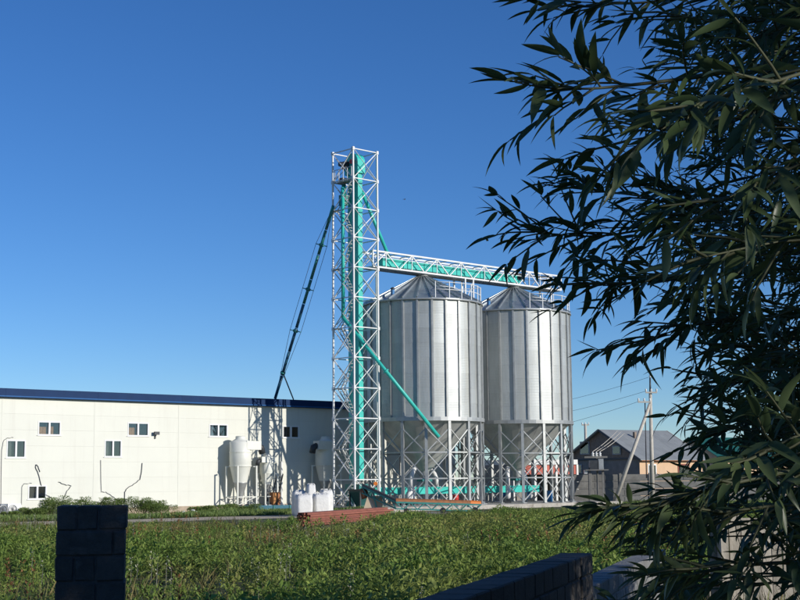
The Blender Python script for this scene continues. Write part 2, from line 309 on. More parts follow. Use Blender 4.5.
# ================================================================== SILOS
R, ZR, ZE, ZA = 4.46, 6.66, 15.48, 17.75
NB, NLEG = 26, 16
COURSE = 8; CH = (ZE-ZR)/COURSE
def build_silo(label):
    t = thing('grain_silo', label, 'silo', ORG, AZ, None)
    da = 2*math.pi/NB
    # wall sheets
    mb = MB(); mb.lathe([(R+.012, -.02), (R+.010, .03), (R, CH-.01)], 3, a0=-da/2+.002, a1=da/2-.002, smooth=True)
    fl_ = R*math.cos(da/2); mb.v = [(x*.7+(fl_+.012+(R-fl_)*.3)*.3, y, z) for x, y, z in mb.v]
    sheet = mesh_from('wall_sheet', mb.v, mb.f, galv, True)
    jr = random.Random(12); jit = [jr.uniform(-.03, .03) for _ in range(NB)]
    for c in range(COURSE):
        for k in range(NB):
            th_ = (k+.5)*da; dl_ = jit[k]+jr.uniform(-.012, .012); c_ = Vector((R, 0, 0)); off_ = Matrix.Rotation(th_, 3, 'Z') @ (c_-Matrix.Rotation(dl_, 3, 'Z') @ c_)
            link('wall_sheet', sheet, t, (off_.x, off_.y, ZR+c*CH), th_+dl_)
    st = MB(); st.box(R+.005, R+.11, -.085, .085, .02, ZE-ZR-.03)
    st.box(R+.11, R+.125, -.05, .05, .02, ZE-ZR-.03)
    stm = mesh_from('stiffener', st.v, st.f, galv_dull)
    for k in range(NB): link('stiffener', stm, t, (0, 0, ZR), k*da)
    # roof sectors
    a = da/2; ro = R+.16
    rp = MB(); rp.add([(ro*math.cos(a), -ro*math.sin(a), ZE+.0), (ro*math.cos(a), ro*math.sin(a), ZE+.0), (.42*math.cos(a), .42*math.sin(a), ZA-.12), (.42*math.cos(a), -.42*math.sin(a), ZA-.12)], [(0,1,2,3)])
    rp.add([(ro*math.cos(a), -ro*math.sin(a), ZE-.10), (ro*math.cos(a), ro*math.sin(a), ZE-.10), (ro*math.cos(a), ro*math.sin(a), ZE), (ro*math.cos(a), -ro*math.sin(a), ZE)], [(0,1,2,3)])
    rpm = mesh_from('roof_sheet', rp.v, rp.f, galv_roof)
    rb = MB(); rb.bar((ro+.01, 0, ZE+.05), (.42, 0, ZA-.07), .10, .12); rbm = mesh_from('roof_rib', rb.v, rb.f, galv_roof)
    for k in range(NB):
        link('roof_sheet', rpm, t, None, (k+.5)*da); link('roof_rib', rbm, t, None, k*da)
    MB().lathe([(.001, ZA+.12), (.46, ZA+.06), (.50, ZA-.2), (.48, ZA-.22)], 20).build('roof_cap', galv_dull, t)
    MB().lathe([(.22, ZA+.06), (.22, ZA+.42), (.001, ZA+.42)], 14).build('inlet_collar', white_steel, t)
    MB().lathe([(ro-.03, ZE-.14), (ro+.02, ZE-.14), (ro+.02, ZE-.03), (ro-.03, ZE-.02)], 52).build('eave_ring', galv_dull, t)
    MB().lathe([(R-.05, ZR-.22), (R+.16, ZR-.22), (R+.16, ZR+.06), (R+.02, ZR+.06)], 52, smooth=False).build('ring_beam', galv_dull, t)
    # hopper
    NC = 16; dc = 2*math.pi/NC; zc = 2.75
    cn = MB(); cn.lathe([(R-.06, ZR-.1), (1.9, ZR-.1-(R-1.96)*(ZR-.1-zc)/(R-.36)), (.3, zc)], 3, a0=-dc/2+.002, a1=dc/2-.002)
    cnm = mesh_from('hopper_sheet', cn.v, cn.f, galv_cone, False)
    for k in range(NC): link('hopper_sheet', cnm, t, None, (k+.5)*dc)
    MB().lathe([(.34, zc+.1), (.34, zc-.55), (.24, zc-.75), (.24, zc-1.1)], 14).build('hopper_outlet', galv_dull, t)
    MB().box(-.5, .5, -.32, .32, zc-.72, zc-.55).build('slide_gate', teal_dark, t)
    # legs, struts, braces
    dl = 2*math.pi/NLEG; ph0 = math.radians(-132.4+1.0)
    lv = [ZR-.75, 4.15, 2.25, .45]
    pts = [Vector((R*math.cos(ph0+k*dl), R*math.sin(ph0+k*dl), 0)) for k in range(NLEG)]
    for k in range(NLEG):
        p = pts[k]; q = pts[(k+1) % NLEG]; rad = p.normalized()
        beam('leg', p+Vector((0, 0, .30)), p+Vector((0, 0, ZR-.2)), .21, galv_dull, t, h=.21, face=rad)
        fp = MB(); fp.box(p.x-.19, p.x+.19, p.y-.19, p.y+.19, .30, .335); fp.build('foot_plate', galv_dull, t)
        for z in lv[1:3]: beam('strut', p+Vector((0, 0, z)), q+Vector((0, 0, z)), .10, galv_dull, t, kind='angle')
        nrm = (p+q).normalized()
        for i in range(3):
            z0, z1 = lv[i+1], lv[i]
            for A, B, s in ((p, q, .035), (q, p, .085)):
                beam('brace', A+nrm*s+Vector((0, 0, z0)), B+nrm*s+Vector((0, 0, z1)), .075, galv_dull, t, kind='angle')
    # roof platform railing (front right), roof ladder
    a0, a1, n = math.radians(-121), math.radians(-36), 6
    rr = R+.02
    ring = [Vector((rr*math.cos(a0+(a1-a0)*i/n), rr*math.sin(a0+(a1-a0)*i/n), ZE)) for i in range(n+1)]
    for i, p in enumerate(ring): beam('railing_post', p, p+Vector((0, 0, 1.25)), .06, white_steel, t)
    for h in (.65, 1.2):
        MB().tube([p+Vector((0, 0, h)) for p in ring], .028, 6).build('railing', white_steel, t)
    inner = [Vector((p.x*.62, p.y*.62, ZE+1.15)) for p in ring[1:6]]
    MB().tube(inner, .025, 6).build('railing', white_steel, t)
    for i in (1, 5): beam('railing', ring[i]+Vector((0, 0, 1.2)), Vector((ring[i].x*.62, ring[i].y*.62, ZE+1.15)), .05, white_steel, t)
    # vent hood at left eave
    va = math.radians(-168)
    vp = Vector((3.9*math.cos(va), 3.9*math.sin(va), ZE+.3))
    MB().box(vp.x-.10, vp.x+.10, vp.y-.10, vp.y+.10, vp.z, vp.z+.5).build('roof_vent', bluepaint, t)
    MB().lathe([(.16, vp.z+.5), (.16, vp.z+.62), (.001, vp.z+.7)], 10, c=(vp.x, vp.y)).build('vent_hood', darkmetal, t)
    # side ladder with cage down to the ring
    la = math.radians(-215); e = Vector((-math.sin(la), math.cos(la), 0)); c0 = Vector(((R+.3)*math.cos(la), (R+.3)*math.sin(la), 0))
    for s in (-.22, .22): beam('ladder_rail', c0+e*s+Vector((0, 0, .3)), c0+e*s+Vector((0, 0, ZE+1)), .05, galv_dull, t)
    lm = MB()
    for i in range(46): lm.bar(c0-e*.22+Vector((0, 0, .6+i*.33)), c0+e*.22+Vector((0, 0, .6+i*.33)), .035)
    lm.build('ladder_rungs', galv_dull, t)['kind'] = 'stuff'
    return t
def copy_tree(o, parent=None):
    c = o.copy(); C.objects.link(c); c.parent = parent
    for ch in list(o.children): copy_tree(ch, c)
    return c
silo1 = build_silo('galvanised hopper silo on braced legs beside the lattice elevator tower')
silo2 = copy_tree(silo1); silo2.location = LW(10.3, 0, 0)
silo2['label'] = 'galvanised hopper silo on braced legs under the free end of the roof bridge'

# ================================================================== ELEVATOR TOWER
TU, TS, TP, NP = -6.77, 2.34, 2.197, 12
TTOP = 26.385
tower = thing('lattice_tower', 'tall white steel lattice tower enclosing the turquoise bucket elevator', 'tower', LW(TU, 0, 0), AZ)
h = TS/2
cor = [Vector((-h, -h, 0)), Vector((h, -h, 0)), Vector((h, h, 0)), Vector((-h, h, 0))]
Z = lambda z: Vector((0, 0, z))
tz = [TTOP-i*TP for i in range(NP)]+[.30]
for k in range(4):
    p, q = cor[k], cor[(k+1) % 4]
    beam('corner_post', p+Z(.28), p+Z(TTOP+.05), .11, white_steel, tower)
    nrm = ((p+q)/2).normalized()
    for i in range(NP+1):
        if i < NP: beam('cross_beam', p+Z(tz[i]), q+Z(tz[i]), .07, white_steel, tower)
        if i < NP:
            for A, B, s in ((p, q, .01), (q, p, .07)):
                beam('brace', A+nrm*s+Z(tz[i+1]), B+nrm*s+Z(tz[i]), .058, white_steel, tower, kind='angle')
    for i in range(0, NP, 1):
        MB().box(p.x-.09, p.x+.09, p.y-.09, p.y+.09, tz[i]-.12, tz[i]+.12).build('gusset_plate', white_steel, tower)
# stairs inside: one flight each panel, alternate direction
for i in range(1, NP):
    za, zb = tz[i+1], tz[i]
    x0, x1 = (-h+.25, h-.35) if i % 2 else (h-.35, -h+.25)
    fl = MB(); vy = h-.42
    for s in (-.24, .24):
        fl.bar((x0, vy+s, za+.05), (x1, vy+s, zb+.05), .04, .07)
    for j in range(1, 9):
        f = j/9; fl.bar((x0+(x1-x0)*f, vy-.24, za+(zb-za)*f+.05), (x0+(x1-x0)*f, vy+.24, za+(zb-za)*f+.05), .08, .03)
    fl.build('stair_flight', white_steel if i % 2 else galv_dull, tower)
    fl = MB(); vx = -h+.34; y0_, y1_ = (h-.7, -h+.3) if i % 2 else (-h+.3, h-.7)
    for s in (-.15, .15):
        fl.bar((vx+s, y0_, za+.05), (vx+s, y1_, zb+.05), .035, .06)
    for j in range(1, 9):
        f = j/9; fl.bar((vx-.15, y0_+(y1_-y0_)*f, za+(zb-za)*f+.05), (vx+.15, y0_+(y1_-y0_)*f, za+(zb-za)*f+.05), .08, .03)
    fl.build('stair_flight', galv_dull, tower)
    pf = MB(); xe = x1; pf.box(min(xe, xe+.35*(1 if x1 > x0 else -1)), max(xe, xe+.35*(1 if x1 > x0 else -1)), h-.75, h-.08, zb-.02, zb+.03)
    pf.build('landing', galv_dull, tower)
# the bucket elevator
elev = thing('bucket_elevator', 'turquoise twin-leg bucket elevator standing inside the lattice tower', 'elevator', LW(TU, 0, 0), AZ)
for vv_ in (-.34, .34):
    for i in range(NP-1):
        z0, z1 = (tz[i+1], tz[i]) if i else (tz[1], TTOP-1.6)
        mb = MB(); mb.box(-.21, .21, vv_-.24, vv_+.24, z0+.03, z1-.03)
        mb.box(-.24, .24, vv_-.27, vv_+.27, z0-.05, z0+.03)
        mb.build('leg_casing', teal, elev)
mb = MB(); n = 10; prof = [(-.75, TTOP-1.62), (.75, TTOP-1.62)]+[(.75*math.cos(math.pi*i/n), TTOP-.80+.75*math.sin(math.pi*i/n)) for i in range(n+1)]
k = len(prof); mb.add([(-.36, y, z) for y, z in prof]+[(.36, y, z) for y, z in prof], [tuple(range(k))[::-1], tuple(range(k, 2*k))]+[(i, (i+1) % k, k+(i+1) % k, k+i) for i in range(k)])
mb.build('head_housing', teal, elev)
MB().box(-.42, .42, -.8, .8, .30, 1.9).build('boot', teal_dark, elev)
mb = MB(); mb.tube([(-.45, .45, TTOP-.9), (-1.1, .45, TTOP-.9)], .19, 12); mb.box(-.75, -.40, .2, .7, TTOP-1.2, TTOP-.65); mb.build('drive_motor', darkmetal, elev)
MB().tube([(-.37, -.25, TTOP-.75), (-.62, -.25, TTOP-.75)], .17, 12).build('pulley_guard', redpaint, elev)
mb = MB(); mb.box(-1.1, -.4, -.9, 1.05, TTOP-2.3, TTOP-2.24); mb.build('service_platform', galv_dull, elev)
mb = MB(); mb.tube([(-.5, .5, TTOP-2.1), (-1.05, .5, TTOP-2.1)], .17, 12); mb.box(-.9, -.5, .35, .75, TTOP-2.24, TTOP-1.9); mb.build('gear_motor', darkmetal, elev)
mb = MB()
for i in range(5): mb.bar((-1.1, -.9+i*.48, TTOP-2.25), (-1.1, -.9+i*.48, TTOP-1.3), .04)
mb.bar((-1.1, -.9, TTOP-1.3), (-1.1, 1.05, TTOP-1.3), .04); mb.build('platform_rail', galv_dull, elev)
mb = MB(); mb.box(-.95, -.5, .2, .75, TTOP-4.0, TTOP-3.2); mb.tube([(-.7, .45, TTOP-3.2), (-.7, .45, TTOP-2.4)], .16, 10); mb.build('diverter_valve', teal_dark, elev)
def pipe(name, label, cat, pts, r, m, flange=None, fm=None, group=None):
    P0 = pts[0]; t = thing(name, label, cat, tuple(pts[-1]), 0, group); off = Vector(pts[-1])
    rel = [Vector(p)-off for p in pts]
    for i in range(len(rel)-1):
        d = (rel[i+1]-rel[i]).normalized()
        MB().tube([rel[i]-d*.05, rel[i+1]+d*.05], r, 14).build('pipe_run', m, t)
    if flange:
        for a, f in flange:
            p = rel[a].lerp(rel[a+1], f); d = (rel[a+1]-rel[a]).normalized()
            MB().tube([p-d*.05, p+d*.05], r*1.7, 14).build('flange', fm or m, t)
    return t
v0 = Vector(LW(TU-.85, -.2, 0))
pb = [LW(TU-.95, .2, 23.6), at_y(343.2, 318, v0.y), at_y(438.5, 436.5, 100.6)]
pb[0] = Vector((pb[1].x, pb[1].y, 23.6))
pipe('filling_spout', 'long turquoise spout pipe slanting down in front of the silo wall', 'pipe', pb, .135, teal, [(1, .45)])
p0 = Vector(LW(TU+.3, -.25, TTOP-2.6))
pipe('discharge_spout', 'short turquoise spout dropping from elevator head to roof bridge', 'pipe', [p0, at_v(391.5, 263, -.15)], .13, teal)
pA = at_y(333.5, 205, LW(TU-1, .5).y); pB = at_v(275, 399, WALLV+.8)
cp_ = thing('transfer_pipe', 'slanting dark green guyed pipe from lattice tower to warehouse roof', 'pipe', tuple(pB)); rl = pA-pB
for i in range(8):
    MB().tube([rl*(i/8+.003), rl*((i+1)/8-.003)], .115, 14).build('pipe_run', teal_dark if i >= 4 else blue_pipe, cp_)
dn = rl.normalized(); sx = dn.cross(Vector((.3, -1, 0))).normalized(); sy = dn.cross(sx)
fl_f = (.14, .36, .575, .80)
for f in fl_f:
    p = rl*f; MB().tube([p-dn*.07, p+dn*.07], .20, 14).build('flange', teal_dark, cp_)
    if f > .3: MB().bar(p-sx*.45, p+sx*.45, .06).bar(p-sy*.45, p+sy*.45, .06).build('guy_spreader', teal_dark, cp_)
for s in (-1, 1):
    for ax in (sx, sy):
        MB().tube([rl*.02]+[rl*f+ax*(s*.43) for f in fl_f[1:]]+[rl*.985], .018, 5).build('guy_wire', cable, cp_)
beam('prop', rl*.14, at_v(293.5, 399.5, WALLV+.5)-pB, .07, darkmetal, cp_)

# ================================================================== ROOF BRIDGE
ZB0, ZB1, BW = 17.90, 19.08, .62
U0, U1 = TU+1.17, 15.5
br = thing('conveyor_bridge', 'white steel truss bridge spanning from tower over both silo roofs', 'bridge', LW(0, 0, 0), AZ)
for v in (-BW, BW):
    for z in (ZB0, ZB1): beam('chord', (U0, v, z), (U1, v, z), .12, white_steel, br)
    beam('handrail', (U0, v*.97, ZB1-.42), (U1, v*.97, ZB1-.42), .045, white_steel, br)
    n = 16; st_ = (U1-U0)/n
    for i in range(n):
        a, b = U0+i*st_, U0+(i+1)*st_; za, zb = (ZB1, ZB0) if i % 2 else (ZB0, ZB1)
        beam('diagonal', (a, v, za), (b, v, zb), .075, white_steel, br)
        if i % 2 == 0 or i > 11: beam('upright', (b, v, ZB0), (b, v, ZB1), .06, white_steel, br)
    beam('upright', (U1, v, ZB0), (U1, v, ZB1), .10, white_steel, br); beam('upright', (U0, v, ZB0), (U0, v, ZB1), .10, white_steel, br)
for i in range(17):
    u = U0+i*(U1-U0)/16
    for z in (ZB0, ZB1): beam('tie', (u, -BW, z), (u, BW, z), .07, white_steel, br)
for i in range(8):
    u = U0+i*(U1-U0)/8; MB().box(u+.02, u+(U1-U0)/8-.02, -BW+.07, BW-.07, ZB0-.10, ZB0-.05).build('walkway_grating', galv_dull, br)
for u, v in ((4.05, -.62), (4.05, .62), (4.95, -.62), (4.95, .62), (14.2, -.62), (14.2, .62)):
    zb = ZE-.05
    beam('support_post', (u, v, zb), (u, v, ZB0-.06), .12, white_steel, br)
beam('support_brace', (4.05, -.62, zb+.5), (4.95, -.62, ZB0-.2), .06, white_steel, br)
beam('tower_bracket', (U0+.35, -BW, .3), (U0+.35, -BW, ZB0-.06), .12, white_steel, br)
cv = thing('roof_conveyor', 'turquoise enclosed chain conveyor lying inside the roof bridge', 'conveyor', LW(0, 0, 0), AZ)
uc0, uc1 = -4.3, 10.9; n = 7
for i in range(n):
    a, b = uc0+(uc1-uc0)*i/n, uc0+(uc1-uc0)*(i+1)/n
    mb = MB(); mb.box(a+.02, b-.02, -.25, .25, ZB0+.22, ZB0+.78); mb.box(a+.02, b-.02, -.29, .29, ZB0+.74, ZB0+.80)
    mb.box(b-.06, b-.02, -.31, .31, ZB0+.18, ZB0+.84)
    mb.build('casing_section', teal, cv)
    for u in (a+.3, b-.5): beam('stand', (u, -.2, ZB0-.05), (u, -.2, ZB0+.22), .07, teal_dark, cv)
mb = MB(); mb.tube([(uc1-.1, -.28, ZB0+.75), (uc1-.1, -.68, ZB0+.75)], .2, 12); mb.box(uc1-.4, uc1+.2, -.34, .3, ZB0+.5, ZB0+1.0); mb.build('drive_motor', darkmetal, cv)
for u in (0, 10.3):
    MB().tube([(u, 0, ZA+.42), (u, 0, ZB0+.25)], .17, 12).build('drop_spout', white_steel, cv)
# unloading conveyor under the silos
uc = thing('unloading_conveyor', 'long turquoise trough conveyor running under both silo hoppers', 'conveyor', LW(0, 0, 0), AZ)
a = -5.4
for i in range(9):
    b = a+2.0
    mb = MB(); mb.box(a+.015, b-.015, -.28, .28, 1.1, 1.58); mb.box(a+.015, b-.015, -.33, .33, 1.56, 1.62); mb.build('trough_section', teal, uc)
    for v in (-.22, .22): beam('stand', (a+.5, v, .30), (a+.5, v, 1.1), .08, galv_dull, uc)
    a = b
for u in (0, 10.3): MB().lathe([(.24, 1.6), (.24, 1.75)], 12, c=(u, 0)).build('inlet', teal, uc)
# aeration fans and ducts beneath the silos
def fan(u, v, rot, label):
    t = thing('aeration_fan', label, 'fan', LW(u, v, .30), AZ+rot, 'white aeration blowers under the silos')
    n = 20; r0 = .42
    mb = MB(); mb.tube([(0, -.18, .62), (0, .18, .62)], r0, 20); mb.build('scroll_housing', white_steel, t)
    mb = MB(); mb.box(-.14, .42, -.16, .16, .80, 1.35); mb.build('outlet', white_steel, t)
    MB().tube([(0, .18, .62), (0, .6, .62)], .17, 12).build('motor', bluepaint, t)
    MB().box(-.4, .4, -.22, .65, 0, .2).build('base_frame', darkmetal, t)
    MB().tube([(.15, 0, 1.35), (.15, 0, 1.9), (.3, 0, 2.3), (.7, 0, 2.75)], .17, 12).build('duct', white_steel, t)
fan(-2.6, -1.2, .3, 'white aeration blower with curved duct under the silo beside the tower')
fan(2.7, 1.3, 2.2, 'white aeration blower behind the braced legs of the silo beside the tower')
fan(8.0, -1.1, .8, 'white aeration blower under the silo at the bridge end')
fan(12.6, 1.0, 2.5, 'white aeration blower at far side under the bridge-end silo')

# ================================================================== WAREHOUSE
ZW, ZF = 7.79, 8.37
UL, UR = -41.0, 11.0
wh = thing('warehouse', 'long cream panel warehouse with navy roof edge', 'building', LW(0, WALLV, 0), AZ)
def wall_rect(x0, y0, x1, y1):
    a = uvz(at_v((x0), (y0), WALLV)); b = uvz(at_v(x1, y1, WALLV)); return (a[0], b[0], b[2], a[2])
WIN = [wall_rect(38.5, 421.5, 60.2, 435.2), wall_rect(128, 422.7, 148.2, 436), wall_rect(209.5, 424.3, 227.3, 436.7), wall_rect(283, 426, 299, 437.8),
       wall_rect(7, 440.2, 25, 457.6), wall_rect(105, 440.2, 121, 456.8), wall_rect(28.5, 485.8, 46, 498.8)]
vs = [uvz(at_v(x, 440, WALLV))[0] for x in (2, 94.5, 179)]
stp = (vs[2]-vs[0])/2
cuts = [vs[0]-2*stp, vs[0]-stp]+[vs[0]+i*stp for i in range(12)]
cuts = [c for c in cuts if UL < c < UR]; cuts = [UL]+cuts+[UR]
rows = 7; z_base = .45
zs = [z_base+(ZW-z_base)*i/rows for i in range(rows+1)]
for i in range(len(cuts)-1):
    for j in range(rows):
        holed(cuts[i], cuts[i+1], zs[j], zs[j+1], WIN, 0, .10, cream, 'wall_panel', wh, .002)
    if i: MB().box(cuts[i]-.07, cuts[i]+.07, -.012, .0, z_base, ZW).build('joint_cover', cream, wh)
holed(UL, UR, z_base, ZW, WIN, .101, .18, white_wall, 'inner_skin', wh, 0)
MB().box(UL, UR, -.06, .18, 0, z_base).build('plinth', plinth_m, wh)
DEP = 18.0
MB().box(UR-.18, UR, .181, DEP, 0, ZW).build('end_wall', cream, wh)
MB().box(UL, UL+.18, .181, DEP, 0, ZW).build('end_wall', cream, wh)
MB().box(UL, UR, DEP, DEP+.18, 0, ZW).build('back_wall', cream, wh)
for i in range(len(cuts)-1):
    a, b = cuts[i], cuts[i+1]
    MB().box(a+.004, b-.004, -.34, -.28, ZW+.12, ZF).build('fascia_panel', navy, wh)
    MB().box(a+.004, b-.004, -.40, -.345, ZW+.03, ZW+.11).build('gutter', bluetrim, wh)
    mb = MB(); mb.add([(a+.004, -.34, ZF+.005), (b-.004, -.34, ZF+.005), (b-.004, DEP/2, ZF+.32), (a+.004, DEP/2, ZF+.32)], [(0,1,2,3)]); mb.build('roof_sheet', navy, wh)
    mb = MB(); mb.add([(a+.004, DEP+.4, ZF+.005), (b-.004, DEP+.4, ZF+.005), (b-.004, DEP/2, ZF+.32), (a+.004, DEP/2, ZF+.32)], [(3,2,1,0)]); mb.build('roof_sheet', navy, wh)
MB().box(UL, UR, -.345, .18, ZW+.002, ZW+.05).build('soffit', navy, wh)
for k, (a, b, c, d) in enumerate(WIN):
    fo = MB(); t_ = .05
    fo.box(a-.02, b+.02, -.025, .12, d-t_, d+.02).box(a-.02, b+.02, -.025, .12, c-.02, c+t_).box(a-.02, a+t_, -.025, .12, c+t_, d-t_).box(b-t_, b+.02, -.025, .12, c+t_, d-t_)
    mid = (a+b)/2; fo.box(mid-.06, mid+.06, -.03, .12, c+t_, d-t_)
    wf = fo.build('window', pvc, wh)
    for x0, x1 in ((a+t_, mid-.06), (mid+.06, b-t_)):
        MB().box(x0, x1, .055, .065, c+t_, d-t_).build('pane', gm, wf)
    MB().box(a-.10, b+.10, -.07, -.026, c-.06, c-.022).build('sill', pvc, wf)
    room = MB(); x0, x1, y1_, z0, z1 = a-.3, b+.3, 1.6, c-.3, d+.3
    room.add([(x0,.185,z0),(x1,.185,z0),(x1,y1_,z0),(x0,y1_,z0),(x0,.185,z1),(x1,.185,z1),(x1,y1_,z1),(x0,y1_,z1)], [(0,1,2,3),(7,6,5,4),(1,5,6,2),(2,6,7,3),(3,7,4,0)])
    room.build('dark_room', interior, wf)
    def cur(x0, x1, z0, z1, m):
        n = 9; mb = MB()
        vv = []
        for i in range(n):
            x = x0+(x1-x0)*i/(n-1); y = .215+.02*math.sin(i*2.1)
            vv += [(x, y, z0), (x, y, z1)]
        mb.add(vv, [(2*i, 2*i+2, 2*i+3, 2*i+1) for i in range(n-1)]); mb.build('curtain', m, wf)
    w_ = b-a; hh = d-c
    if k == 0: cur(a+.1, a+w_*.42, c+.05, c+hh*.62, curtain); cur(mid+.07, mid+w_*.25, c+.05, c+hh*.66, curtain)
    if k == 1: cur(a+.1, a+w_*.40, c+.05, c+hh*.64, curtain)
    if k == 2: cur(a+.1, a+w_*.3, c, d, tarpm); cur(b-w_*.12, b-.1, c, d, tarpm)
    if k in (4, 5): cur(a+.1, a+w_*.33, c, d, greywall)
    if k == 6: cur(a+.1, a+w_*.45, c, d, greywall)
def wcable(pxs, label, r=.022):
    pts = [at_v(x, y, WALLV-.05) for x, y in pxs]
    sm = []
    for i in range(len(pts)-1):
        for j in range(4): sm.append(pts[i].lerp(pts[i+1], j/4)+Vector((0, 0, .03*math.sin(i*3+j*2))))
    sm.append(pts[-1]); o = sm[0]
    ob = MB().tube([p-o for p in sm], r*.68, 6).build('wall_cable', cable, loc=o); tag(ob, label, 'cable', 'loose cables hanging on the warehouse wall')
wcable([(13.5, 437.5), (7, 438), (3.5, 441), (1.8, 450), (1.2, 480), (1, 512)], 'thin cable bending over beside the small window at warehouse far end', .018)
wcable([(40, 472), (38, 466), (36, 464.5), (35.5, 467), (38.5, 474), (41.5, 486)], 'looped cable end hanging over the low ground-floor window', .03)
wcable([(45.6, 495), (49, 496), (52, 498.5), (52.5, 506), (54, 509), (54, 512)], 'dark cable dropping from the corner of the low window', .03)
wcable([(58.5, 482), (65, 484.5), (71.5, 485.8), (67, 491), (63.5, 499), (61, 506)], 'zigzag cable on the bare wall between low window and block pillar', .026)
wcable([(100.8, 460), (101, 480), (101.5, 492), (106, 492), (112, 496), (120, 502)], 'cable running down below the mid-height window then sideways', .022)
wcable([(142.3, 463), (141.5, 472), (140, 479.5), (134, 484), (127, 488.5), (124.8, 492), (124.5, 506)], 'kinked black cable below the floodlight', .034)
wcable([(32, 483.3), (24, 483.6), (22, 487), (21.6, 505)], 'thin cable leading to the outdoor air conditioning unit', .018)
# floodlight
P = at_v(155, 434, WALLV-.02); fl = thing('floodlight', 'small dark floodlight on a bracket high on the warehouse wall', 'lamp', tuple(P), AZ)
mb = MB(); mb.box(-.2, .2, -.30, -.16, -.06, .16); mb.build('lamp_head', darkmetal, fl); MB().bar((0, 0, -.2), (0, -.2, 0), .06).build('bracket', darkmetal, fl); MB().box(-.05, .05, -.05, 0, -.34, -.2).build('junction_box', darkmetal, fl)
# air conditioning units
def acunit(x, y, wid, hei, label, m):
    P = at_v(x, y, WALLV-.55); P.z = .16; t = thing('air_conditioner', label, 'air conditioner', tuple(P), AZ, 'outdoor air conditioners')
    MB().box(-wid/2, wid/2, 0, .36, 0, hei).build('casing', m, t)
    mb = MB(); mb.lathe([(.30, 0), (.30, .03), (.26, .03)], 24); 
    mb.v = [(x_-wid*.15, -.031+z_, y_+hei/2) for x_, y_, z_ in [(a, b, -c) for a, b, c in mb.v]]
    mb.build('fan_ring', galv_dull, t)
    gr = MB()
    for i in range(8):
        q = math.pi*i/8; gr.bar((-wid*.15-.28*math.cos(q), -.03, hei/2-.28*math.sin(q)), (-wid*.15+.28*math.cos(q), -.03, hei/2+.28*math.sin(q)), .012)
    gr.build('fan_grille', darkmetal, t)
    for xx in (-wid*.3, wid*.3): MB().box(xx-.04, xx+.04, .0, .36, -.16, 0).build('foot', galv_dull, t)
acunit(14.5, 510, .95, .72, 'white outdoor air conditioning unit with round fan grille', pvc)
acunit(3.6, 510, .42, .72, 'narrow grey outdoor unit at warehouse base beside the white one', mat('grey_blue_casing', (.16, .19, .23), .5))

# ================================================================== CYCLONES
def cyclone(px, top, v, sc, side, label, m, legs):
    zt = at_v(px, top, v).z; u = uvz(at_v(px, top, v))[0]
    t = thing('cyclone_separator', label, 'cyclone', LW(u, v, 0), AZ, 'cream dust cyclones along the warehouse wall')
    s = sc
    pr = [(.37, 0), (.37, -.16), (.70, -.36), (.80, -.42), (.80, -2.15), (.78, -2.18), (.5, -3.35)]
    b = MB(); b.lathe([(r*s, zt+z*s) for r, z in pr], 28); b.build('barrel', m, t)
    MB().lathe([(.38*s, zt), (.30*s, zt+.04), (.001, zt+.05)], 20).build('top_lid', m, t)
    for z in (-1.15, -2.16): MB().lathe([(.80*s, zt+(z-.03)*s), (.835*s, zt+(z-.03)*s), (.835*s, zt+(z+.03)*s), (.80*s, zt+(z+.03)*s)], 28, smooth=False).build('flange', m, t)
    MB().lathe([(.5*s, zt-3.35*s), (.53*s, zt-3.36*s), (.49*s, zt-3.42*s), (.12*s, zt-4.7*s), (.10*s, zt-4.95*s)], 20).build('dust_cone', galv_dull, t)
    i = MB(); i.box(.0*s if side > 0 else -1.3*s, 1.3*s if side > 0 else (.55*s if s < .9 else .1*s), -.815*s, -.10*s, zt-.98*s, zt-.34*s); i.build('inlet_duct', m, t)
    e = 1.25*s*side
    MB().tube([(e, -.44*s, zt-.7*s), (e+.3*s*side, -.44*s, zt-.8*s), (e+.42*s*side, -.44*s, zt-1.25*s)], .24*s, 12).build('elbow', darkmetal, t)
    lz = zt-2.16*s; q = .84*s
    pts = [(-q, -q), (q, -q), (q, q*.7), (-q, q*.7)]
    for k, (x, y) in enumerate(pts):
        beam('leg', (x, y, 0), (x, y, lz), .10, m, t)
        beam('bracket', (x, y, lz-.05), (x*.8, y*.8, lz-.05), .08, m, t)
        x2, y2 = pts[(k+1) % 4]
        beam('cross_tie', (x, y, 1.05), (x2, y2, 1.05), .06, m, t)
        if legs: beam('cross_tie', (x, y, .45), (x2, y2, 1.05), .045, m, t)
    MB().tube([(0, 0, zt-4.95*s), (0, 0, zt-5.3*s)], .16*s, 12).build('rotary_valve', darkmetal, t)
    return t
cycm = mat('cream_cyclone_paint', (.76, .76, .68), .5, 0, .05, 1.5, dirt=((.5, .46, .38), 1.5, .6, .9, (1, 1, .3)))
cyclone(240.5, 436.5, WALLV-1.15, 1.0, 1, 'tall cream dust cyclone on four legs in full sunlight', cycm, True)
cyclone(267, 454, WALLV-1.0, .66, -1, 'small cream dust cyclone between the tall sunlit one and the shadow', cycm, False)
cyclone(325.5, 437, WALLV-1.1, 1.0, -1, 'cream dust cyclone in the silo shadow beside the lattice tower', cycm, True)
# dark ladder-shaped frame leaning beside the small cyclone
A_, B_ = at_v(280, 474, WALLV-1.2), at_v(272, 502, WALLV-1.8)
au = thing('inclined_frame', 'dark ladder-shaped frame leaning beside the small cyclone', 'ladder', (B_.x, B_.y, 0), 0); Bz = Vector((B_.x, B_.y, 0)); d_ = A_-Bz
for s in (-.22, .22): beam('rail', Vector((s, 0, 0)), d_+Vector((s, 0, 0)), .07, darkmetal, au)
for i in range(1, 11): beam('rung', Vector((-.22, 0, 0))+d_*(i/11), Vector((.22, 0, 0))+d_*(i/11), .05, darkmetal, au)
